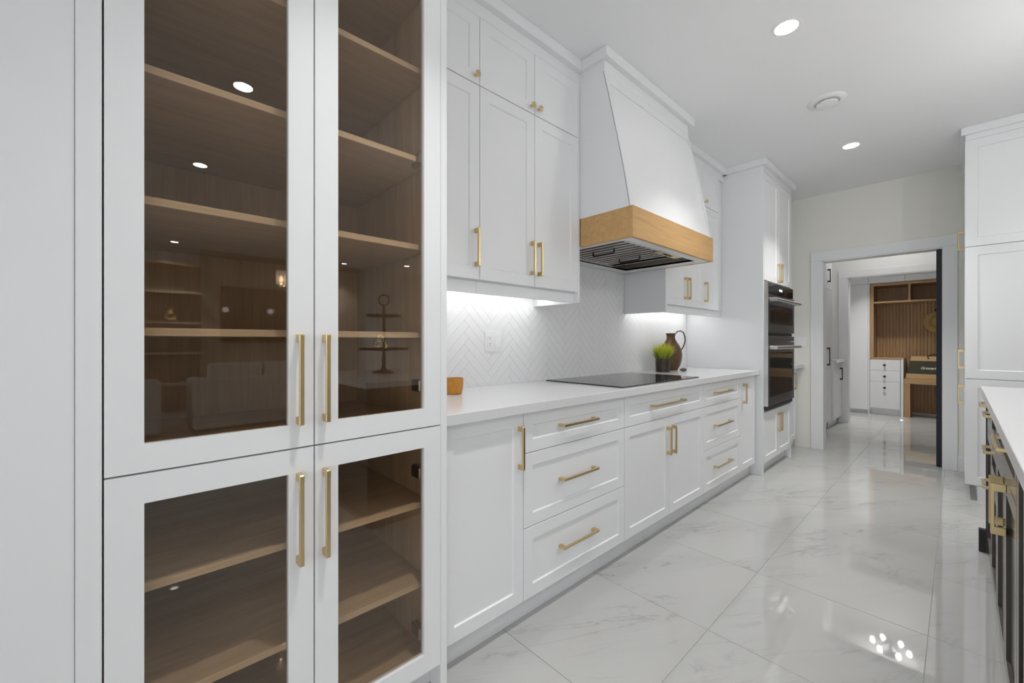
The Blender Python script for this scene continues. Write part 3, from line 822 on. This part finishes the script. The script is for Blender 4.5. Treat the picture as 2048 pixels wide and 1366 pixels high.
# outlet + switch plate on the backsplash
op = thing('outlet_plate', 'white double plate with socket and switch on herringbone tiles', 'outlet', (WALL, 1.515, 1.10))
wx = WALL+0.0005
obj('plate', B((wx, 1.456, 1.105), (wx+0.006, 1.576, 1.225), ch=0.002), 'plastic_white', op)
sk = obj('socket', B((wx+0.006, 1.474, 1.131), (wx+0.0085, 1.507, 1.199), ch=0.001), 'plastic_white', op)
for zc in (1.149, 1.182):
    mb = MB()
    mb.box((wx+0.0084, 1.484, zc), (wx+0.0088, 1.486, zc+0.008)); mb.box((wx+0.0084, 1.494, zc), (wx+0.0088, 1.496, zc+0.008))
    mb.box((wx+0.0084, 1.488, zc-0.009), (wx+0.0088, 1.492, zc-0.004))
    obj('slot', mb, 'dark_slot', sk)
obj('rocker_switch', MB().prism([(1.132, 0), (1.198, 0), (1.198, 0.003), (1.132, 0.006)], 1.525, 1.558, lambda u, v, n: (wx+0.006+v, n, u)), 'plastic_white', op)
# three-gang switch on the end wall
sp = thing('switch_plate', 'white three-rocker switch plate on the cream wall by the doorway', 'switch', (-1.195, FARY, 1.10))
obj('plate', B((-1.265, FARY-0.006, 1.10), (-1.125, FARY-0.0002, 1.215), ch=0.002), 'plastic_white', sp)
for k in range(3):
    obj('rocker', B((-1.253+0.0455*k, FARY-0.010, 1.124), (-1.220+0.0455*k, FARY-0.0061, 1.192), ch=0.0015), 'plastic_white', sp)

# ================================================================== REFRIGERATOR / PANTRY BANK ON THE RIGHT
fx, fy = 0.035, 4.52
fc = thing('tall_cabinet', 'tall white panelled cabinet bank with brass handles beside the doorway', 'cabinet', (0.4, 4.98, 0))
obj('carcass', B((fx+0.022, fy+0.021, 0.11), (0.80, FARY-0.001, 2.70)), 'white_paint', fc)
for (z0, z1) in ((0.113, 0.888), (0.892, 1.857), (1.861, 2.643)):
    obj('side_panel', shaker(fx, 0.80, z0, z1, FNY(fy+0.02), fw=0.062, rec=0.006), 'white_paint', fc)
    for (a, b_) in ((fy+0.021, 4.98), (4.98, FARY-0.003)):
        d = obj('door', shaker(a+0.0015, b_-0.0015, z0+0.001, z1-0.001, FNX(fx+0.02), fw=0.055), 'white_paint', fc)
        if a < 4.9:
            handle(d, (fx, 4.93, {0.113: 0.735, 0.892: 1.02, 1.861: 1.975}[z0]), 0.155, face='-x', proj=0.036)
obj('toe_kick', B((0.096, fy+0.001, 0), (0.80, FARY-0.001, 0.11)), 'white_paint', fc)
obj('frieze', B((fx+0.003, fy+0.003, 2.645), (0.80, FARY-0.001, 2.70)), 'white_paint', fc)
mb = MB().box((fx-0.02, fy-0.02, 2.684), (0.83, FARY-0.001, CEIL-0.0005), 0.003)
struct('trim_7', mb, 'white_paint')

# ================================================================== ISLAND
IX, IY0, IY1 = 0.108, 1.06, 3.47
isl = thing('kitchen_island', 'dark espresso kitchen island with brass pulls under white quartz', 'island', (0.62, 2.26, 0))
obj('carcass', B((IX+0.022, IY0, 0.05), (1.12, IY1-0.022, 0.875)), 'espresso', isl)
obj('end_panel', B((IX-0.004, IY1-0.021, 0.0), (1.12, IY1, 0.875), ch=0.001), 'espresso', isl)
obj('plinth', B((IX+0.02, IY0+0.02, 0.0), (1.09, IY1-0.022, 0.05)), 'stone_grey', isl)
obj('plinth_block', B((0.078, IY1-0.02, 0.0), (0.14, IY1+0.012, 0.125), ch=0.001), 'black_metal', isl, label='black block at the foot of the island end')
def idoor(kind, a, b_, c, d, hd):
    o = obj(kind, shaker(a+0.002, b_-0.002, c+0.002, d-0.002, FNX(IX+0.02), fw=0.055, rec=0.009), 'espresso', isl)
    if hd:
        typ, hy, hz, hl = hd
        handle(o, (IX+ (0.009 if typ == 'hp' else 0), hy, hz), hl, vertical=(typ == 'v'), face='-x', proj=0.041 if typ == 'hp' else 0.034, foot=0.013 if typ == 'hp' else 0.026)
for (y0, y1) in ((2.60, 3.02), (3.02, 3.447)):
    m_ = (y0+y1)/2
    idoor('drawer', y0, y1, 0.70, 0.873, ('hp', m_, 0.838, 0.17))
    if y0 > 3.0:
        idoor('door', y0, y1, 0.052, 0.70, None)
    else:
        idoor('drawer', y0, y1, 0.53, 0.70, ('hp', m_+0.05, 0.672, 0.17))
        idoor('drawer', y0, y1, 0.052, 0.53, ('hp', m_+0.10, 0.505, 0.17))
idoor('drawer', 1.77, 2.60, 0.715, 0.873, ('hp', 2.02, 0.842, 0.26))
idoor('door', 1.77, 2.185, 0.052, 0.715, ('v', 2.12, 0.605, 0.17))
idoor('door', 2.185, 2.60, 0.052, 0.715, ('v', 2.235, 0.605, 0.17))
tag(obj('island_worktop', B((0.085, 1.03, 0.876), (1.16, 3.50, 0.914), ch=0.0015), 'quartz'), 'white quartz worktop on the dark island at the right', 'worktop')
wc = thing('wine_cooler', 'under-counter cooler with dark glossy glass door in the island', 'wine cooler', (IX+0.02, 1.42, 0.05))
obj('door_frame', MB().ring((1.085, 0.06), (1.765, 0.872), (1.14, 0.115), (1.71, 0.82), 0, 0.021, FNX(IX+0.021)), 'espresso', wc)
obj('glass_pane', B((IX+0.004, 1.138, 0.113), (IX+0.012, 1.712, 0.822)), 'black_glass', wc)
# tiered stand on the island (seen in the cabinet glass)
SX, SY = 0.81, 1.49
ts = thing('tiered_stand', 'dark two-tier serving stand with ring top on the island', 'stand', (SX, SY, 0.914))
obj('foot', MB().lathe([(0.085,0),(0.085,0.008),(0.03,0.02),(0.012,0.05),(0.018,0.10),(0.010,0.16),(0.016,0.178)], (SX,SY,0.9142), 32), 'iron', ts, smooth=True)
obj('tray', MB().lathe([(0.05,0.176),(0.19,0.182),(0.195,0.20),(0.19,0.20),(0.186,0.188),(0.03,0.185)], (SX,SY,0.914), 40), 'iron', ts, smooth=True)
obj('stem', MB().lathe([(0.010,0.185),(0.010,0.28),(0.017,0.32),(0.010,0.36),(0.012,0.445)], (SX,SY,0.914), 20), 'iron', ts, smooth=True)
obj('tray', MB().lathe([(0.04,0.445),(0.135,0.45),(0.14,0.465),(0.136,0.465),(0.13,0.456),(0.02,0.453)], (SX,SY,0.914), 40), 'iron', ts, smooth=True)
obj('finial', MB().lathe([(0.009,0.453),(0.016,0.48),(0.008,0.51),(0.010,0.545)], (SX,SY,0.914), 20), 'iron', ts, smooth=True)
obj('ring_top', MB().tube([(SX-0.68*0.042*math.cos(a), SY+0.73*0.042*math.cos(a), 0.914+0.585+0.042*math.sin(a)) for a in [2*math.pi*k/24 for k in range(24)]], 0.006, 8, closed=True), 'iron', ts, smooth=True)
ft = thing('fairy_light_bell', 'small glass bell of warm fairy lights on the tiered stand', 'ornament', (SX-0.07, SY-0.06, 1.102))
obj('bell', MB().lathe([(0.066,0.0),(0.064,0.03),(0.05,0.075),(0.03,0.11),(0.01,0.125)], (SX-0.07,SY-0.06,1.103), 24), 'clear_glass', ft, smooth=True)
mb = MB(); rnd = random.Random(11)
for k in range(46):
    z_ = rnd.uniform(0.01, 0.11); a = rnd.uniform(0, 6.283); r_ = (0.058*(1-z_/0.14))
    mb.box((SX-0.07+r_*math.cos(a)-0.0016, SY-0.06+r_*math.sin(a)-0.0016, 1.102+z_), (SX-0.07+r_*math.cos(a)+0.0016, SY-0.06+r_*math.sin(a)+0.0016, 1.1055+z_))
fo = obj('bulbs', mb, 'fairy_light', ft); fo['kind'] = 'stuff'

# ================================================================== CEILING FIXTURES
def downlight(x, y, label, power=1.0):
    t = thing('ceiling_downlight', label, 'ceiling light', (x, y, CEIL-0.006), 'recessed ceiling downlights')
    obj('trim_ring', MB().lathe([(0.0505,-0.0004),(0.064,-0.0004),(0.063,-0.003),(0.054,-0.0045),(0.0505,-0.0035)], (x,y,CEIL), 40), 'plastic_white', t, smooth=True)
    ld = bpy.data.lights.new('downlight_beam', 'AREA'); ld.shape = 'DISK'; ld.size = 0.09; ld.energy = BEAM*power; ld.spread = math.radians(85); ld.color = (1.0, 0.985, 0.97)
    lo = bpy.data.objects.new('downlight_beam', ld); C.objects.link(lo); lo.parent = t; lo.location = (0, 0, -0.0012)
    obj('lens', MB().lathe([(0.050,-0.0008),(0.050,-0.0038),(0.047,-0.0044)], (x,y,CEIL), 40), 'light_lens', t)
downlight(-0.583, 2.407, 'round recessed ceiling light nearest the range hood')
downlight(-0.583, 4.244, 'round recessed ceiling light near the oven tower and doorway', 1.7)
downlight(-0.583, 0.57, 'recessed ceiling light above the camera side of the aisle')
downlight(0.66, 0.50, 'recessed ceiling light over the near island corner')
downlight(2.25, 0.44, 'recessed ceiling light between island and sofas', 2.2)
downlight(-0.40, 6.20, 'added recessed ceiling light brightening the pantry just past the doorway', 0.15)  # unseen fixture, added to brighten the pantry
downlight(-0.75, 8.02, 'added recessed ceiling light brightening the mudroom before the built-in bench', 2.0)  # unseen fixture, added to brighten the mudroom
downlight(6.06, 0.48, 'recessed ceiling light close to the media wall, left', 2.2)
downlight(6.08, 3.14, 'recessed ceiling light close to the media wall, middle', 2.2)
downlight(5.47, 4.20, 'recessed ceiling light close to the media wall, right', 2.2)
vt = thing('ceiling_vent', 'round white ceiling vent with raised centre disc', 'vent', (-0.581, 3.34, CEIL-0.02))
obj('outer_ring', MB().lathe([(0.07,-0.0004),(0.105,-0.0004),(0.100,-0.006),(0.078,-0.012),(0.068,-0.012),(0.068,-0.003)], (-0.581,3.34,CEIL), 40), 'plastic_white', vt, smooth=True)
obj('throat', MB().lathe([(0.069,-0.0004),(0.069,-0.0012)], (-0.581,3.34,CEIL), 32), 'dark_slot', vt)
obj('centre_disc', MB().lathe([(0.020,-0.001),(0.020,-0.014),(0.054,-0.016),(0.058,-0.020),(0.055,-0.026),(0.03,-0.029)], (-0.581,3.34,CEIL), 40), 'plastic_white', vt, smooth=True)

# globe pendants over the island
def pendant(x, y, z, label):
    t = thing('pendant_light', label, 'pendant light', (x, y, z-0.07), 'globe pendants over the island')
    obj('canopy', MB().lathe([(0.055,0),(0.055,-0.018),(0.008,-0.026)], (x,y,CEIL-0.0005), 24), 'brass', t, smooth=True)
    obj('rod', MB().tube([(x,y,CEIL-0.02),(x,y,z+0.085)], 0.005, 10), 'brass', t)
    obj('cap', MB().lathe([(0.012,0.10),(0.030,0.085),(0.034,0.062)], (x,y,z), 24), 'brass', t, smooth=True)
    obj('globe', MB().lathe([(0.004,-0.0745)]+[(0.0748*math.cos(a), 0.0748*math.sin(a)) for a in [math.radians(-80+10*k) for k in range(14)]], (x,y,z), 32), 'pendant_globe', t, smooth=True)
pendant(0.62, 1.98, 2.10, 'white globe pendant over the near end of the island')
pendant(0.62, 3.15, 2.10, 'white globe pendant over the far end of the island')

# multi-bulb pantry fixture
pf = thing('pantry_light', 'cluster ceiling light with several bare bulbs in the pantry', 'ceiling light', (-0.57, 6.95, 2.5))
obj('canopy', MB().lathe([(0.06,0),(0.06,-0.02),(0.012,-0.026),(0.010,-0.17)], (-0.57,6.95,CEIL-0.0005), 24), 'black_metal', pf, smooth=True)
for k in range(6):
    a = math.pi/3*k
    ex, ey = -0.57+0.17*math.cos(a), 6.95+0.17*math.sin(a)
    ar = obj('arm', MB().tube([(-0.57,6.95,2.58),(ex,ey,2.58),(ex,ey,2.60)], 0.007, 8), 'black_metal', pf, smooth=True)
    obj('bulb', MB().lathe([(0.010,0),(0.018,0.012),(0.026,0.035),(0.022,0.06),(0.006,0.072)], (ex,ey,2.60), 16), 'pantry_bulb' if 'pantry_bulb' in M else 'light_lens', ar, smooth=True)

# ================================================================== PANTRY CABINETS
pt = thing('pantry_tall_cabinet', 'tall white pantry cabinet with black handles behind the doorway', 'cabinet', (-1.48, 6.25, 0))
px = -1.15
obj('carcass', B((WALL+0.001, 5.60, 0.10), (px-0.0215, 6.915, 2.70)), 'white_paint', pt)
obj('toe_kick', B((px-0.07, 5.60, 0), (px-0.055, 6.915, 0.099)), 'white_paint', pt)
for (a, b_) in ((5.60, 6.25), (6.25, 6.915)):
    d = obj('door', slab(a+0.0015, b_-0.0015, 1.85, 2.69, FX(px-0.02)), 'white_paint', pt)
    handle(d, (px, b_-0.27, 2.02), 0.17, mat='black_metal')
    d = obj('door', slab(a+0.0015, b_-0.0015, 0.105, 1.845, FX(px-0.02)), 'white_paint', pt)
    handle(d, (px, b_-0.30, 0.97), 0.23, mat='black_metal')
pb = thing('pantry_base_cabinet', 'low white pantry cabinet with black handle beside the second doorway', 'cabinet', (-1.45, 7.2, 0))
qx = -1.13
obj('carcass', B((WALL+0.001, 6.918, 0.10), (qx-0.0215, 7.478, 0.874)), 'white_paint', pb)
obj('toe_kick', B((qx-0.07, 6.918, 0), (qx-0.055, 7.478, 0.099)), 'white_paint', pb)
d = obj('door', slab(6.92, 7.476, 0.105, 0.872, FX(qx-0.02)), 'white_paint', pb)
handle(d, (qx, 7.34, 0.71), 0.17, mat='black_metal')
tag(obj('pantry_worktop', B((WALL+0.001, 6.918, 0.876), (-1.10, 7.480, 0.914), ch=0.001), 'quartz'), 'small white worktop on the low pantry cabinet', 'worktop')

# ================================================================== MUDROOM BUILT-IN
MY = 8.73
ml = thing('mudroom_locker', 'tall white flat-door locker left of the wooden mudroom niche', 'cabinet', (-1.2, 8.95, 0))
obj('carcass', B((-1.50, MY+0.021, 0.06), (-0.985, 9.199, 2.45)), 'white_paint', ml)
obj('toe_kick', B((-1.50, MY+0.06, 0), (-0.985, MY+0.075, 0.06)), 'white_paint', ml)
obj('door', slab(-1.50, -0.987, 0.062, 2.09, FNY(MY+0.02)), 'white_paint', ml)
obj('top_door', slab(-1.50, -0.987, 2.094, 2.45, FNY(MY+0.02)), 'white_paint', ml)
obj('end_panel', B((-0.984, MY, 0), (-0.966, 9.199, 2.09)), 'white_paint', ml)
mu = thing('mudroom_top_cabinet', 'row of white doors above the wooden mudroom cubbies', 'cabinet', (-0.2, 8.95, 2.10))
obj('carcass', B((-0.983, MY+0.021, 2.10), (0.75, 9.199, 2.45)), 'white_paint', mu)
for k in range(4):
    obj('door', slab(-0.981+0.432*k, -0.981+0.432*(k+1)-0.004, 2.094, 2.45, FNY(MY+0.02)), 'white_paint', mu)
nw = thing('mudroom_cubby_unit', 'wooden surround with open cubbies above the mudroom bench', 'shelving', (-0.15, 9.0, 0.9))
sp_ = thing('slat_wall_panel', 'fluted brown wood slat panel behind the mudroom bench', 'wall panel', (-0.1, 9.18, 0.03))
obj('back_board', B((-0.964, 9.18, 0.03), (0.75, 9.199, 1.774)), 'mud_wood', sp_)
obj('back_board', B((-0.92, 9.17, 1.80), (0.75, 9.199, 2.05)), 'mud_wood', nw)
obj('side_board', B((-0.964, MY+0.02, 0.906), (-0.92, 9.160, 2.09)), 'mud_wood', nw)
obj('top_board', B((-0.92, MY+0.02, 2.05), (0.75, 9.179, 2.09)), 'mud_wood_h', nw)
obj('cubby_shelf', B((-0.92, MY+0.02, 1.775), (0.75, 9.160, 1.80)), 'mud_wood_h', nw)
for x in (-0.505, -0.10, 0.31):
    obj('cubby_divider', B((x-0.012, MY+0.02, 1.80), (x+0.012, 9.179, 2.05)), 'mud_wood', nw)
sl = MB()
k = 0
while -0.915+0.040*k < 0.72:
    x = -0.915+0.040*k
    sl.prism([(x, 9.18), (x+0.003, 9.163), (x+0.025, 9.163), (x+0.028, 9.18)], 0.04, 1.775, lambda u, v, n: (u, v, n)); k += 1
so = obj('slats', sl, 'mud_wood', sp_); so['kind'] = 'stuff'
mdw = thing('mudroom_cabinet', 'white three-drawer unit with black knobs in the mudroom', 'cabinet', (-0.77, 8.95, 0))
obj('carcass', B((-0.964, MY+0.021, 0.10), (-0.605, 9.16, 0.885)), 'white_paint', mdw)
obj('toe_kick', B((-0.964, MY+0.05, 0), (-0.605, MY+0.065, 0.10)), 'white_paint', mdw)
obj('top_board', B((-0.964, MY-0.004, 0.886), (-0.565, 9.155, 0.904), ch=0.001), 'mud_wood_h', mdw)
obj('end_panel', B((-0.600, MY-0.002, 0), (-0.570, 9.16, 0.885)), 'white_paint', mdw)
for (z0, z1) in ((0.706, 0.882), (0.528, 0.702), (0.105, 0.524)):
    d = obj('drawer', slab(-0.962, -0.606, z0, z1, FNY(MY+0.02)), 'white_paint', mdw)
    knob(d, (-0.785, MY, z1-0.09), mat='black_metal', face='-y', s=1.25)
bn = thing('mudroom_bench', 'light wood bench beside the white mudroom drawers', 'bench', (0.0, 8.95, 0))
obj('seat', B((-0.566, MY, 0.515), (0.75, 9.16, 0.590), ch=0.002), 'mud_wood_h', bn)
obj('leg', B((-0.566, MY, 0), (-0.495, 9.10, 0.514), ch=0.001), 'mud_wood', bn)
obj('leg', B((0.68, MY, 0), (0.75, 9.10, 0.514), ch=0.001), 'mud_wood', bn)
# hat on a hook
ht = thing('straw_hat', 'straw sun hat hanging on the slat wall', 'hat', (-0.21, 9.10, 1.47))
obj('brim', MB().lathe([(0.09,-0.006),(0.16,-0.012),(0.165,-0.009),(0.16,-0.006),(0.09,0.0)], (-0.205,9.155,1.47), 40, axis='y', cap=False), 'straw', ht, smooth=True)
obj('crown', MB().lathe([(0.093,-0.002),(0.088,-0.05),(0.07,-0.09),(0.03,-0.103),(0.004,-0.104)], (-0.205,9.155,1.47), 32, axis='y'), 'straw', ht, smooth=True)
hk = thing('coat_hook', 'small black hook above the straw hat', 'hook', (-0.235, 9.16, 1.63))
obj('plate', B((-0.243, 9.158, 1.61), (-0.227, 9.163, 1.67)), 'black_metal', hk)
obj('prong', MB().tube([(-0.235,9.158,1.65),(-0.235,9.125,1.645),(-0.235,9.115,1.665)], 0.005, 8), 'black_metal', hk)
# grocery bag
bg_ = thing('grocery_bag', 'olive and tan tote bag lettered Groceries on the wooden bench', 'bag', (-0.15, 8.88, 0.59))
def bagsec(z, ins): return [(-0.545+ins, MY+0.035+ins*0.6), (0.235-ins, MY+0.035+ins*0.6), (0.235-ins, 9.02-ins*0.6), (-0.545+ins, 9.02-ins*0.6)]
def bagpart(name, zs, mat):
    mb = MB()
    L_ = [(z, bagsec(z, i)) for z, i in zs]
    for z, s_ in L_: mb.v += [(x, y, z) for x, y in s_]
    for a in range(len(L_)-1):
        for i in range(4):
            j = (i+1) % 4
            mb.f.append((a*4+i, a*4+j, a*4+4+j, a*4+4+i))
    mb.f.append((0,1,2,3)); mb.f.append(tuple(range(len(mb.v)-4, len(mb.v))))
    return obj(name, mb, mat, bg_)
bagpart('bottom', [(0.5915, 0.0), (0.60, -0.004), (0.672, 0.004)], 'bag_tan')
bdy = bagpart('body', [(0.6722, 0.006), (0.76, 0.022), (0.868, 0.045)], 'bag_olive')
bagpart('top_band', [(0.8682, 0.044), (0.935, 0.058)], 'bag_tan')
for yy in (MY+0.045, 9.0):
    obj('strap', MB().tube([(-0.30, yy+0.02, 0.90), (-0.31, yy+0.02, 0.945), (-0.25, yy+0.05, 0.965), (-0.10, yy+0.05, 0.965), (-0.04, yy+0.02, 0.945), (-0.05, yy+0.02, 0.90)], 0.008, 8), 'bag_olive', bg_)
tcu = bpy.data.curves.new('lettering', 'FONT'); tcu.body = 'Groceries'; tcu.size = 0.050; tcu.extrude = 0.001; tcu.shear = 0.25; tcu.offset = 0.0015
to = bpy.data.objects.new('lettering', tcu); C.objects.link(to)
bpy.context.view_layer.update()
dg = bpy.context.evaluated_depsgraph_get()
me = bpy.data.meshes.new_from_object(to.evaluated_get(dg)); bpy.data.objects.remove(to)
me.materials.clear(); me.materials.append(M['lettering'])
lt = bpy.data.objects.new('lettering', me); C.objects.link(lt); lt.parent = bdy
tilt = math.atan2(0.108*0.23*0.6+0.0, 0.196)
loc = Vector((-0.385, MY+0.0445, 0.745)); lt.location = loc - wpos(bdy); lt.rotation_euler = (math.radians(90)-0.12, 0, 0)
lt['label'] = 'cream script lettering reading Groceries'

# ================================================================== ROOM BEHIND THE CAMERA (seen in the cabinet glass)
def sofa(x0, x1, y0, y1, label):
    t = thing('sofa', label, 'sofa', ((x0+x1)/2, (y0+y1)/2, 0))
    obj('base', B((x0+0.03, y0+0.03, 0.05), (x1-0.02, y1-0.03, 0.30), ch=0.02), 'sofa_fabric', t)
    obj('back', B((x0, y0, 0.04), (x0+0.16, y1, 0.70), ch=0.03), 'sofa_fabric', t)
    obj('arm', B((x0+0.1, y0, 0.04), (x1, y0+0.16, 0.66), ch=0.03), 'sofa_fabric', t)
    obj('arm', B((x0+0.1, y1-0.16, 0.04), (x1, y1, 0.66), ch=0.03), 'sofa_fabric', t)
    nn = max(2, round((y1-y0-0.32)/0.75)); w_ = (y1-y0-0.32)/nn
    for k in range(nn):
        a = y0+0.16+w_*k
        for (nm, lo, hi) in (('seat_cushion', (x0+0.17, a+0.005, 0.30), (x1-0.01, a+w_-0.005, 0.47)), ('back_cushion', (x0+0.05, a+0.01, 0.48), (x0+0.33, a+w_-0.01, 0.88))):
            b = bmesh.new(); bmesh.ops.create_cube(b, size=1.0)
            for v in b.verts: v.co = Vector([(lo[i]+hi[i])/2 + v.co[i]*(hi[i]-lo[i]) for i in range(3)])
            bmesh.ops.bevel(b, geom=b.edges[:], offset=0.06, segments=4, profile=0.5, affect='EDGES')
            q = MB(); q.add_bm(b)
            obj(nm, q, 'sofa_fabric', t, smooth=True)
sofa(4.15, 5.05, 0.55, 2.75, 'long light fabric sofa with plump back cushions facing the media wall')
sofa(4.15, 5.05, -0.75, 0.25, 'small light fabric armchair sofa beside the long sofa')
# media wall
mw = struct('wall_media', MB().box((6.44, 0.85, 0), (6.6, 3.6, CEIL)), 'feature_wood')
tv = thing('television', 'large black flat television on the wood media wall', 'television', (6.42, 2.1, 1.2))
obj('casing', B((6.40, 1.12, 1.15), (6.438, 3.0, 2.14), ch=0.004), 'black_metal', tv)
obj('screen', B((6.396, 1.135, 1.165), (6.3995, 2.985, 2.125)), 'tv_screen', tv)
sh = thing('wall_shelf_unit', 'built-in open oak shelves left of the media wall', 'shelving', (6.45, -0.1, 0.4))
obj('back_board', B((6.58, -1.0, 0.0), (6.599, 0.845, 2.45)), 'feature_wood', sh)
for z in (0.45, 0.95, 1.45, 1.95, 2.42):
    obj('shelf', B((6.30, -1.0, z), (6.579, 0.845, z+0.04)), 'oak_interior', sh)
obj('side_board', B((6.30, -1.04, 0), (6.599, -1.001, 2.46)), 'oak_side', sh)
vs = MB().lathe([(0.05,0),(0.09,0.06),(0.10,0.12),(0.06,0.2),(0.035,0.24),(0.045,0.27)], (6.43, 0.45, 1.4905), 28)
tag(obj('shelf_vase', vs, 'brass', smooth=True), 'rounded brass vase on the built-in shelves', 'vase')
# chandelier
cx, cy, cz = 1.80, 1.17, 1.66
ch = thing('chandelier', 'brass ring chandelier with cylindrical glass shades', 'chandelier', (cx, cy, cz))
obj('canopy', MB().lathe([(0.07,0),(0.07,-0.02),(0.01,-0.03)], (cx,cy,CEIL-0.0005), 24), 'brass', ch, smooth=True)
obj('rod', MB().tube([(cx,cy,CEIL-0.03),(cx,cy,cz)], 0.007, 10), 'brass', ch)
obj('hub', MB().lathe([(0.01,0.06),(0.03,0.04),(0.03,-0.01),(0.008,-0.03)], (cx,cy,cz), 20), 'brass', ch, smooth=True)
for k in range(6):
    a = math.pi/3*k+0.35
    ex, ey = cx+0.20*math.cos(a), cy+0.20*math.sin(a)
    ar = obj('arm', MB().tube([(cx,cy,cz),(ex,ey,cz-0.01),(ex,ey,cz+0.01)], 0.006, 8), 'brass', ch, smooth=True)
    obj('shade', MB().lathe([(0.038,0.0),(0.04,0.004),(0.04,0.125),(0.037,0.125),(0.037,0.004)], (ex,ey,cz+0.01), 24, cap=False), 'frosted_shade', ar, smooth=True)
    obj('bulb', MB().lathe([(0.009,0.004),(0.010,0.03),(0.016,0.045),(0.014,0.065),(0.004,0.08)], (ex,ey,cz+0.01), 14), 'warm_bulb', ar, smooth=True)
